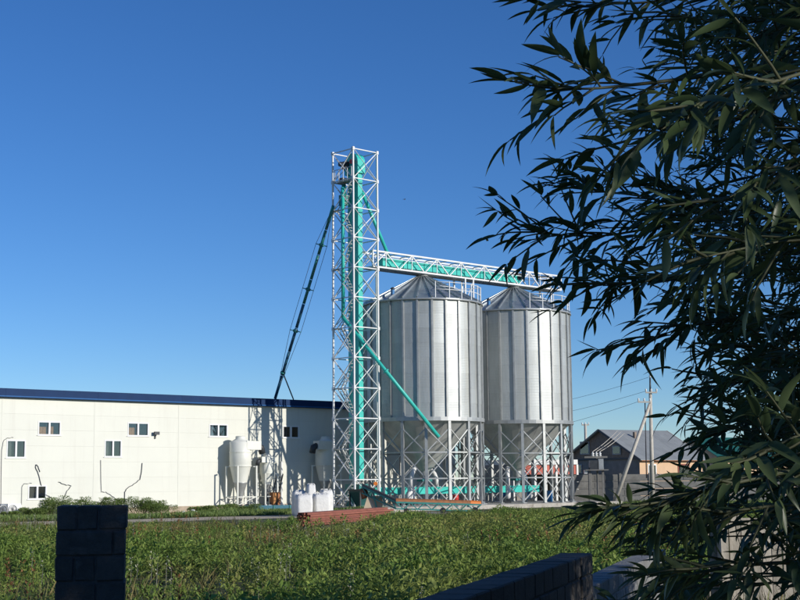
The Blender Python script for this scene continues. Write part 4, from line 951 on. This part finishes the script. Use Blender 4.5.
def weeds():
    rng = RNG; n = 34000
    x, y = in_view_points(n, 16, 88, rng)
    # limits: keep the track, yard, tubes and conveyor clear
    lim = np.interp(x/y*FPX+400, [0, 60, 130, 290, 300, 385, 400, 490, 600, 700, 800], [66, 66, 67, 64, 54, 62, 70, 78, 96, 96, 90])
    wallx = .549+(y-9.48)*.2928
    keep = (y < lim)&((x < wallx-.55)|(y > 21.5))&~((np.abs(x+2.57) < .5)&(np.abs(y-11.4) < .6))
    dens = .72+.5*field_noise(x, y, .55, 1.0)+.25*field_noise(x, y, 1.7, 2.2)
    keep &= rng.random(n) < np.clip(dens, .25, 1)
    x, y = x[keep], y[keep]; n = len(x)
    hgt = .42+.30*field_noise(x, y, .33, .5)+.32*field_noise(x, y, 1.1, 1.9)+.26*field_noise(x, y, 2.3, .9)+rng.uniform(-.08, .28, n)
    hgt = np.clip(hgt, .14, 1.1)
    px = x/y*FPX+400
    hgt *= np.where(px < 290, np.interp(y, [16, 30, 50, 66], [1, 1, .75, .45]), np.interp(y, [16, 45, 60, 85], [1, 1.0, .8, .65]))
    nl = 40
    bx = np.repeat(x, nl); by = np.repeat(y, nl); bh = np.repeat(hgt, nl); N_ = n*nl
    f = np.sqrt(rng.random(N_)); a = rng.uniform(0, 2*np.pi, N_)
    rad = bh*.38*(1.15-f*.75)*np.sqrt(rng.random(N_))
    ln = (.05+.09*rng.random(N_))*(1.15-.45*f)*np.clip(bh/.5, .7, 1.5)
    base = np.stack([bx+rad*np.cos(a), by+rad*np.sin(a), bh*f], 1)
    el = rng.uniform(-.3, 1.35, N_)
    d = np.stack([np.cos(a)*np.cos(el), np.sin(a)*np.cos(el), np.sin(el)], 1)
    nr = unit(np.cross(d, np.stack([-np.sin(a), np.cos(a), rng.uniform(-.9, .9, N_)], 1))); nr *= np.sign(nr[:, 2:3]+1e-6)
    wd = ln*np.repeat(rng.choice([.13, .3, .45, .6], n), nl)
    V, F = leaves_np(base, d, nr, ln, wd)
    tint = np.repeat(np.clip(np.repeat(rng.uniform(0, 1, n), nl)*.6+.4*rng.random(N_)*1.0, 0, 1), 4)
    mass('weeds', V, F, tint, weed_m, None, 'dense knee-high green weeds filling the field', 'weeds')
    # stems with pale seed heads and dry grass
    n = 9000; x, y = in_view_points(n, 16, 84, rng)
    wallx = .549+(y-9.48)*.2928; px = x/y*FPX+400
    lim = np.interp(px, [0, 130, 290, 300, 385, 400, 800], [70, 70, 68, 56, 64, 78, 90])
    dn = field_noise(x, y, .4, 4.0)
    keep = (y < lim)&((x < wallx-.5)|(y > 21.5))&(rng.random(n) < np.clip(.30+.8*dn, .05, 1)); x, y = x[keep], y[keep]; n = len(x)
    nl = 9; bx = np.repeat(x, nl)+rng.normal(0, .09, n*nl); by = np.repeat(y, nl)+rng.normal(0, .09, n*nl); N_ = n*nl
    ln = np.repeat(rng.uniform(.25, .75, n), nl)*rng.uniform(.6, 1.1, N_); a = rng.uniform(0, 2*np.pi, N_); el = rng.uniform(1.0, 1.5, N_)
    d = np.stack([np.cos(a)*np.cos(el), np.sin(a)*np.cos(el), np.sin(el)], 1); nr = np.stack([-np.sin(a)*0+np.cos(a)*-np.sin(el), np.sin(a)*-np.sin(el), np.cos(el)], 1)
    V, F = leaves_np(np.stack([bx, by, np.zeros(N_)], 1), d, nr, ln, np.full(N_, .014)+rng.uniform(0, .014, N_), .1)
    mass('dry_grass', V, F, np.repeat(rng.random(N_), 4), dry_m, None, 'straw coloured dry grass stems among the green weeds', 'grass')
    # rust-brown dock spikes and pale fluffy seed heads standing above the weeds
    for nm, cnt, colr, ph_, lab, wdt, sz in (('dock_spikes', 380, ((.22, .10, .04), (.34, .17, .07)), 5.1, 'rust-brown dock seed spikes standing above the weeds', .03, (.05, .10)), ('seed_heads', 260, ((.50, .48, .36), (.66, .63, .50)), 2.6, 'pale fluffy seed heads above the weeds', .035, (.02, .05))):
        x, y = in_view_points(cnt*3, 18, 70, rng); wallx = .549+(y-9.48)*.2928
        kp = (field_noise(x, y, .45, ph_) > .18)&(x < wallx-.6)&((y < 54)|(x/y*FPX < 200-400)); x, y = x[kp][:cnt], y[kp][:cnt]; n = len(x); nl = 16; N_ = n*nl
        hh_ = np.repeat(rng.uniform(.6, .95, n), nl); f = rng.random(N_); a = rng.uniform(0, 2*np.pi, N_); el = rng.uniform(.2, 1.3, N_)
        base = np.stack([np.repeat(x, nl)+.03*np.cos(a), np.repeat(y, nl)+.03*np.sin(a), hh_*(.55+.45*f)], 1)
        d = np.stack([np.cos(a)*np.cos(el), np.sin(a)*np.cos(el), np.sin(el)], 1); nr = np.stack([-np.cos(a)*np.sin(el), -np.sin(a)*np.sin(el), np.cos(el)], 1)
        ln = rng.uniform(sz[0], sz[1], N_); V, F = leaves_np(base, d, nr, ln, ln*.5, .1)
        st_ = np.stack([x, y, np.zeros(n)], 1); V2, F2 = leaves_np(st_, np.tile([0., .05, 1.], (n, 1)), np.tile([0., -1., .05], (n, 1)), hh_[::nl], np.full(n, .012), .1)
        mass(nm, np.concatenate([V, V2]), np.concatenate([F, F2+len(V)]), rng.random(len(V)+len(V2)), leaf_mat(nm+'_colour', colr[0], colr[1], True, .15, .8), None, lab, 'weeds')
    # short turf near the building and beyond
    n = 30000; u = rng.uniform(-42, -8, n); v = rng.uniform(-9, 6, n)
    k2 = field_noise(u, v, .6, .7)+.3*field_noise(u, v, 2.1, .2)
    keep = ((v < 4.6)&((v > -6.6-u*.10)|(v < -13.6-u*.1)))&(k2 > -.45); u, v = u[keep], v[keep]; n = len(u)
    u2 = rng.uniform(14, 40, 14000); v2 = rng.uniform(-22, 6, 14000); kk = (u2 > 18)|(v2 < -6.5); u = np.concatenate([u, u2[kk]]); v = np.concatenate([v, v2[kk]]); n = len(u)
    X = ORG.x+D1.x*u+D2.x*v; Y = ORG.y+D1.y*u+D2.y*v; nl = 6; N_ = n*nl
    bx = np.repeat(X, nl)+rng.normal(0, .12, N_); by = np.repeat(Y, nl)+rng.normal(0, .12, N_); a = rng.uniform(0, 2*np.pi, N_); el = rng.uniform(.5, 1.4, N_)
    ln = np.repeat(rng.uniform(.10, .38, n)*np.clip(.8+.6*field_noise(u, v, .8, 3.), .4, 1.3), nl)*rng.uniform(.6, 1.2, N_)
    d = np.stack([np.cos(a)*np.cos(el), np.sin(a)*np.cos(el), np.sin(el)], 1); nr = np.stack([-np.cos(a)*np.sin(el), -np.sin(a)*np.sin(el), np.cos(el)], 1)
    V, F = leaves_np(np.stack([bx, by, np.zeros(N_)], 1), d, nr, ln, ln*.16, .1)
    mass('turf', V, F, np.repeat(rng.random(N_), 4), shrub_m, None, 'rough green turf between the track and the warehouse', 'grass')
weeds()
def shrub(P, rx, h_, label, seed, m=None, n=3600):
    rng = np.random.default_rng(seed); t = thing('weedy_shrub', label, 'shrub', (P.x, P.y, 0), 0)
    k = 9; cx = rng.normal(0, rx*.45, k); cy = rng.normal(0, rx*.3, k); ch = h_*rng.uniform(.55, 1.0, k); which = rng.integers(0, k, n)
    f = np.sqrt(rng.random(n)); a = rng.uniform(0, 2*np.pi, n); rad = rx*.42*np.sqrt(rng.random(n))*(1.2-f*.6)
    base = np.stack([cx[which]+rad*np.cos(a), cy[which]+rad*np.sin(a)*.7, ch[which]*f], 1)
    el = rng.uniform(-.3, 1.35, n); d = np.stack([np.cos(a)*np.cos(el), np.sin(a)*np.cos(el), np.sin(el)], 1)
    nr = unit(np.cross(d, np.stack([-np.sin(a), np.cos(a), rng.uniform(-.9, .9, n)], 1))); nr *= np.sign(nr[:, 2:3]+1e-6)
    ln = rng.uniform(.06, .15, n); V, F = leaves_np(base, d, nr, ln, ln*.42)
    mass('foliage', V, F, np.repeat(rng.random(n), 4), shrub_m, t)
    st = MB()
    for i in range(k): st.tube([(cx[i]*.4, cy[i]*.4, 0), (cx[i]*.8, cy[i]*.8, ch[i]*.5), (cx[i], cy[i], ch[i]*.92)], [.02, .014, .006], 5)
    st.build('stems', twigm, t)
for (x, y, v, rx, h_, lab, sd) in ((52, 515, 5.2, 1.5, 1.35, 'bushy green shrub against the warehouse by the dark dropping cable', 11), (33, 516, 5.8, 1.1, .6, 'low shrub under the ground-floor window', 12), (13, 518, 5.4, .45, .38, 'small shrub in front of the white outdoor unit', 13),
        (80, 512, 5.6, 1.4, 1.25, 'shrub against the warehouse behind the block pillar', 14), (112, 512, 5.5, 1.3, 1.2, 'shrub at the warehouse base below the mid-height window', 15), (140, 514, 4.6, 1.5, 1.25, 'broad shrub below the floodlight', 16), (160, 515, 4.2, 1.5, .95, 'low spreading shrub beside the pale rubble heap', 17), (235, 517, 3.8, 1.6, .6, 'low weed clump in front of the sunlit cyclone', 18), (203, 515, 4.4, 1.2, .5, 'low weed clump between rubble heap and sunlit cyclone', 19)):
    shrub(at_v(x, y, v), rx, h_, lab, sd)

# ---- willows
def leaf_mesh(ln, wd, curl, seed):
    n = 6; v = []; f = []
    for i in range(n+1):
        s = i/n; w_ = wd*.5*(math.sin(math.pi*min(1, s**.75))**.85 if 0 < i < n else 0); x = ln*s; z = -curl*ln*s*s; yb = .05*ln*math.sin(s*3+seed)
        if i in (0, n): v.append((x, yb, z))
        else: v += [(x, yb+w_, z+w_*.35), (x, yb, z), (x, yb-w_, z+w_*.35)]
    def ix(i, k): return 0 if i == 0 else (1+3*(n-1) if i == n else 1+3*(i-1)+k)
    for i in range(n):
        for k in (0, 1):
            q = [ix(i, k), ix(i+1, k), ix(i+1, k+1), ix(i, k+1)]; q = [a for j, a in enumerate(q) if a not in q[:j]]
            if len(q) > 2: f.append(q[::-1])
    return v, f
LV = [leaf_mesh(1, w_, c, s) for w_, c, s in ((.15, .55, 5.5), (.25, .05, 1.4), (.22, .25, 2.6), (.20, .10, 0), (.17, .28, 1), (.23, .16, 2), (.18, -.08, 3), (.21, .40, 4))]
LMESH = [mesh_from('leaf', v, f, leaf_w, True) for v, f in LV]
class Willow:
    def __init__(s, label, loc, seed):
        s.t = thing('willow_tree', label, 'tree', loc, 0, 'willow trees'); s.o = Vector(loc); s.r = random.Random(seed); s.leaves = []; s.tw = MB()
    def limb(s, pts, r0, r1, name='branch', n=8):
        P = [Vector(p) for p in pts]; out = []
        for i in range(len(P)-1):
            a = P[max(0, i-1)]; b = P[i]; c = P[i+1]; d = P[min(len(P)-1, i+2)]
            for j in range(5):
                t = j/5; out.append(.5*((2*b)+(c-a)*t+(2*a-5*b+4*c-d)*t*t+(3*b-a-3*c+d)*t**3))
        out.append(P[-1]); k = len(out)
        rs = [r0+(r1-r0)*i/(k-1) for i in range(k)]
        MB().tube([p-s.o for p in out], [q*(1 if r0 > .05 else .62) for q in rs], n).build(name, bark if r0 > .05 else twigm, s.t)
        return out
    def twig(s, p, d, ln, lscale=1.0, sparse=1.0):
        r = s.r; n = max(4, int(ln/.05)); p = Vector(p); d = Vector(d).normalized(); pts = [p.copy()]
        drift = Vector((r.gauss(0, .05), r.gauss(0, .05), r.gauss(-.03, .05))); side = r.choice((-1, 1))
        for i in range(n):
            d = (d+drift+Vector((r.gauss(0, .05), r.gauss(0, .05), r.gauss(-.012, .05)))).normalized(); p = p+d*(ln/n); pts.append(p.copy())
            for _ in range(1 if r.random() < .75*sparse else 2):
                if r.random() > sparse: continue
                az = r.uniform(0, 6.28) if r.random() < .35 else side*1.57+r.gauss(0, .5); side = -side
                x = d.cross(Vector((0, 0, 1))); x = x.normalized() if x.length > .01 else Vector((1, 0, 0)); y = x.cross(d)
                o = x*math.sin(az)+y*math.cos(az); ang = r.uniform(.45, 1.05)
                ld_ = (d*math.cos(ang)+o*math.sin(ang)+Vector((0, 0, r.uniform(-.30, .16)))).normalized()
                L_ = r.uniform(.075, .125)*lscale*(1 if i < n-2 else .75)
                s.leaves.append((p.copy(), ld_, L_, r.uniform(-.9, .9), r.randrange(len(LV))))
        s.leaves.append((p.copy(), d, .09*lscale, r.uniform(-.5, .5), r.randrange(len(LV))))
        s.tw.tube([q-s.o for q in pts], [.0035*(1-.6*i/n)+.0008 for i in range(n+1)], 4, cap=False)
    def bough(s, pts, r0, ntw, ln=(.25, .5), lscale=1.0, start=.25, sparse=1.0):
        out = s.limb(pts, r0, .003)
        k = len(out)
        for i in range(ntw):
            f = start+(1-start)*(i+s.r.random())/ntw; j = min(k-2, int(f*(k-1))); d = (out[j+1]-out[j]).normalized()
            x = d.cross(Vector((0, 0, 1))).normalized(); y = x.cross(d); az = s.r.uniform(0, 6.28); an = s.r.uniform(.25, .95)
            s.twig(out[j].lerp(out[j+1], s.r.random()), d*math.cos(an)+(x*math.cos(az)+y*math.sin(az))*math.sin(an), s.r.uniform(*ln)*(1.15-.5*f), lscale, sparse)
        s.twig(out[-1], out[-1]-out[-3], ln[0], lscale, sparse)
    def finish(s, nobj=300):
        def frame(lf):
            p, d, L_, rl, k = lf; x = d; up = Vector((0, 0, 1)); y = up.cross(x); y = y.normalized() if y.length > .01 else Vector((0, 1, 0)); z = x.cross(y)
            y2 = y*math.cos(rl)+z*math.sin(rl); z2 = x.cross(y2); return Matrix((x*L_, y2*L_, z2*L_)).transposed(), p-s.o
        def size(lf):
            a = proj(lf[0]); b = proj(lf[0]+lf[1]*lf[2])
            if a[2] < .3 or not (0 < a[0] < 800 and 0 < a[1] < 600): return 0
            return math.hypot(a[0]-b[0], a[1]-b[1])
        ls = sorted(s.leaves, key=size, reverse=True); big = [l for l in ls[:nobj] if size(l) > 0]; rest = ls[len(big):]
        for lf in big:
            M, p = frame(lf); M4 = M.to_4x4(); M4.translation = p; o = link('leaf', LMESH[lf[4]], s.t); o.matrix_local = M4
        VV, FF, TT, k0 = [], [], [], 0
        arr = [np.array(v) for v, f in LV]; tri = []
        for v, f in LV:
            t_ = []
            for q in f: t_ += [q[:3]] if len(q) == 3 else [q[:3], [q[0], q[2], q[3]]]
            tri.append(np.array(t_))
        for lf in rest:
            M, p = frame(lf)
            if size(lf) > 0:
                V = arr[lf[4]]@np.array(M).T+np.array(p); F = tri[lf[4]]
            else:
                V = np.array([(0, 0, 0), (.45, .11, .03), (1, 0, -.12), (.45, -.11, .03)])@np.array(M).T+np.array(p); F = np.array([(0, 2, 1), (0, 3, 2)])
            VV.append(V); FF.append(F+k0); k0 += len(V); TT.append(np.full(len(V), s.r.random()))
        if VV: mass('crown', np.concatenate(VV), np.concatenate(FF), np.concatenate(TT), leaf_wa, s.t)
        o = s.tw.build('twigs', twigm, s.t); o['kind'] = 'stuff'
W1 = Willow('willow tree leaning over the black block wall with large near leaves', (4.7, 7.2, 0), 21)
T = Vector((4.7, 7.2, 0))
W1.limb([T, T+Vector((.05, -.05, 1.0)), T+Vector((.0, -.2, 2.2)), T+Vector((-.1, -.3, 3.4))], .20, .11, 'trunk', 12)
forks = [T+Vector((0, -.2, 2.0)), T+Vector((0, -.2, 2.6)), T+Vector((-.1, -.3, 3.3)), T+Vector((0, -.1, 1.4)), T+Vector((0, 0, .8))]
def B(fk, pix, r0, ntw, **k):
    pts = [forks[fk]]+[at_y(*q) for q in pix]; W1.bough(pts, r0, ntw, **k)
def Bs(pix, r0, ntw, **k): W1.bough([at_y(*q) for q in pix], r0, ntw, start=.08, **k)
# boughs that show in the photograph (pixel, pixel, distance)
B(2, [(980, 60, 5.4), (800, 62, 4.7), (690, 78, 4.3), (600, 88, 4.1), (572, 88, 4.1)], .022, 18, lscale=1.45, ln=(.2, .38), start=.35)
B(2, [(960, -60, 5.8), (780, -20, 5.2), (650, 2, 4.9), (580, 2, 4.9)], .02, 15, lscale=1.45, ln=(.2, .35), start=.35)
B(2, [(930, 70, 4.9), (790, 95, 4.2), (690, 128, 4.0), (630, 140, 4.0)], .018, 12, lscale=1.45, ln=(.2, .34), start=.4)
B(1, [(960, 190, 6.0), (800, 215, 5.6), (690, 222, 5.4), (600, 236, 5.4), (535, 232, 5.5)], .02, 32, lscale=1.2, ln=(.22, .4), start=.35)
B(1, [(940, 150, 5.6), (800, 178, 5.3), (700, 205, 5.2), (640, 196, 5.2), (590, 190, 5.3)], .018, 19, lscale=1.2, ln=(.2, .35), start=.45)
B(1, [(960, 260, 5.8), (800, 268, 5.3), (700, 276, 5.0), (640, 282, 5.0), (600, 284, 5.1)], .018, 24, lscale=1.2, ln=(.2, .36), start=.4)
B(0, [(960, 330, 5.6), (820, 318, 5.0), (730, 318, 4.9), (650, 338, 4.9)], .016, 20, lscale=1.2, ln=(.2, .34), start=.42)
B(0, [(960, 400, 5.4), (830, 372, 4.8), (760, 372, 4.7), (715, 392, 4.7)], .014, 12, ln=(.18, .3), start=.5, sparse=.9)
B(3, [(950, 470, 5.0), (830, 430, 4.5), (760, 420, 4.4), (720, 434, 4.4)], .013, 10, ln=(.16, .28), start=.5)
B(3, [(960, 480, 4.0), (820, 470, 3.6), (740, 482, 3.4), (670, 500, 3.4), (625, 505, 3.4)], .014, 20, ln=(.12, .2), start=.4, sparse=.9)
B(3, [(950, 520, 4.0), (820, 505, 3.7), (740, 510, 3.5), (680, 522, 3.5)], .013, 16, ln=(.12, .2), start=.45, sparse=.9)
B(4, [(950, 590, 4.0), (820, 565, 3.7), (740, 566, 3.6), (670, 580, 3.6), (620, 604, 3.6)], .013, 16, ln=(.12, .2), start=.4, sparse=.9)
# near boughs with the largest leaves, upper right
B(2, [(1150, 40, 3.6), (900, 50, 2.9), (780, 80, 2.6), (690, 105, 2.5)], .014, 16, ln=(.14, .24), start=.45)
B(2, [(1150, 170, 3.6), (900, 150, 3.1), (800, 165, 2.9), (715, 205, 2.8)], .013, 12, ln=(.13, .22), start=.5)
B(1, [(1100, 300, 3.5), (900, 250, 3.1), (800, 240, 3.0), (700, 258, 2.9)], .013, 14, ln=(.14, .22), start=.5)
B(3, [(1100, 500, 3.3), (900, 440, 2.9), (820, 430, 2.8), (765, 452, 2.7)], .012, 9, ln=(.12, .2), start=.5)
# dense right side
r = random.Random(40)
for i in range(36):
    py = -60+i*16+r.uniform(-15, 15); Y = r.uniform(4.2, 6.8); x1 = r.uniform(655, 770)
    if 300 < py < 470: x1 = r.uniform(735, 790)
    if py >= 470: x1 = r.uniform(745, 800)
    fk = 2 if py < 150 else (1 if py < 300 else (0 if py < 420 else 3))
    a = forks[fk].lerp(at_y(960, py+20, Y), .3)
    B(fk, [(980, py+r.uniform(-40, 60), Y+.3), (850, py+r.uniform(-20, 40), Y), (x1, py+r.uniform(-30, 40), Y-.2)], .012, 14, ln=(.22, .42), start=.38, lscale=1.1)
# the crown beyond the frame: overhead and to the right
def crown(W, T_, n, rr, zr, seed, ls=1.5, flat=.5):
    r = random.Random(seed)
    for i in range(n):
        a = r.uniform(0, 6.28); rad = rr*math.sqrt(r.uniform(.1, 1)); z = r.uniform(*zr)
        e = T_+Vector((rad*math.cos(a), rad*math.sin(a), z)); f = T_+Vector((0, 0, max(.6, min(3.6, z*.7)))); m_ = f.lerp(e, .5)+Vector((0, 0, .25))
        bad = False
        for k in range(11):
            q = proj(f.lerp(e, k/10)*1.0+Vector((0, 0, .25*math.sin(math.pi*k/10)))+(e-f).normalized()*(.45 if k == 10 else 0))
            if q[2] < .9 or (q[0] < 880 and -60 < q[1] < 700): bad = True
        if not bad: W.bough([f, m_, e], .016, 22, ln=(.3, .6), start=.2, lscale=ls)
for i in range(7):
    py = 478+i*18; Y = r.uniform(3.4, 4.6); B(3 if py < 540 else 4, [(980, py+r.uniform(-30, 30), Y+.3), (850, py+r.uniform(-15, 15), Y), (r.uniform(690, 735), py+r.uniform(-5, 25), Y-.2)], .012, 14, ln=(.14, .26), start=.4)
for i in range(30):
    py = -50+i*17+r.uniform(-12, 12); Y = r.uniform(5.9, 7.4); x1 = r.uniform(700, 765) if py < 320 else r.uniform(745, 790)
    B(2 if py < 150 else (1 if py < 300 else 0), [(1000, py+r.uniform(-30, 40), Y+.4), (880, py+r.uniform(-20, 20), Y), (x1, py+r.uniform(-25, 35), Y-.1)], .010, 20, ln=(.22, .45), start=.3, lscale=.92)
crown(W1, T, 380, 3.1, (.5, 6.2), 51)
crown(W1, T+Vector((.7, 1.9, 0)), 150, 1.7, (.5, 3.8), 57)
W1.finish()
W2 = Willow('willow tree farther along the grey wall, its fine leaves behind the larger ones', (6.6, 12.6, 0), 33)
T2 = Vector((6.6, 12.6, 0)); W2.limb([T2, T2+Vector((-.1, 0, 1.2)), T2+Vector((-.25, 0, 2.8)), T2+Vector((-.3, .1, 5.8))], .20, .08, 'trunk', 12)
r = random.Random(44)
for i in range(230):
    z0 = r.uniform(.8, 5.7); f = T2+Vector((-.1-.05*z0, 0, z0)); a = r.uniform(0, 6.28); el = r.uniform(-.3, 1.15); L_ = r.uniform(1.4, 3.3)
    if i % 3 == 0: a = math.pi+r.uniform(-.9, .7)
    d = Vector((math.cos(a)*math.cos(el), math.sin(a)*math.cos(el), math.sin(el))); e = f+d*L_+Vector((0, 0, .1)); m_ = f+d*(L_*.5)+Vector((0, 0, .4))
    q = proj(e); lim = 690 if q[1] < 330 else 742
    if q[0] < lim or (470 < q[1] and q[0] < 790): continue
    W2.bough([f, m_, e], .018, 20, ln=(.3, .6), start=.25, lscale=1.05)
crown(W2, T2, 170, 2.7, (.5, 4.5), 58)
W2.finish(60)
W3 = Willow('willow tree standing beside the photographer, shading the near leaves', (5.0, 2.9, 0), 35)
T3 = Vector((5.0, 2.9, 0)); W3.limb([T3, T3+Vector((.05, 0, 1.3)), T3+Vector((-.1, 0, 2.6)), T3+Vector((-.1, .1, 4.6))], .20, .08, 'trunk', 12)
crown(W3, T3, 170, 2.7, (.8, 6.0), 52, 1.7)
W3.finish(0)
# dry weeds at the wall foot, right corner
def tuft(P, n, seed, h_, label):
    rng = np.random.default_rng(seed); a = rng.uniform(0, 6.28, n); el = rng.uniform(.7, 1.5, n); ln = rng.uniform(.3, 1, n)*h_
    base = np.stack([rng.normal(0, .35, n), rng.normal(0, .35, n), np.zeros(n)], 1)
    d = np.stack([np.cos(a)*np.cos(el), np.sin(a)*np.cos(el), np.sin(el)], 1); nr = np.stack([-np.cos(a)*np.sin(el), -np.sin(a)*np.sin(el), np.cos(el)], 1)
    V, F = leaves_np(base, d, nr, ln, np.full(n, .014), .1); o = mass('grass_tuft', V, F, np.repeat(rng.random(n), 4), dry_m, None, label, 'grass', kind=None); o.location = P; o['group'] = 'dry grass tufts by the wall'
for i, (x, y, h_) in enumerate(((4.5, 16.6, 1.0), (4.9, 17.6, .9), (5.3, 16.2, 1.1), (4.0, 15.6, .7), (5.0, 15.2, .8), (4.3, 18.2, .8))):
    tuft(Vector((x, y, 0)), 420, 60+i, h_, 'tuft of dry grass at the foot of the board fence')
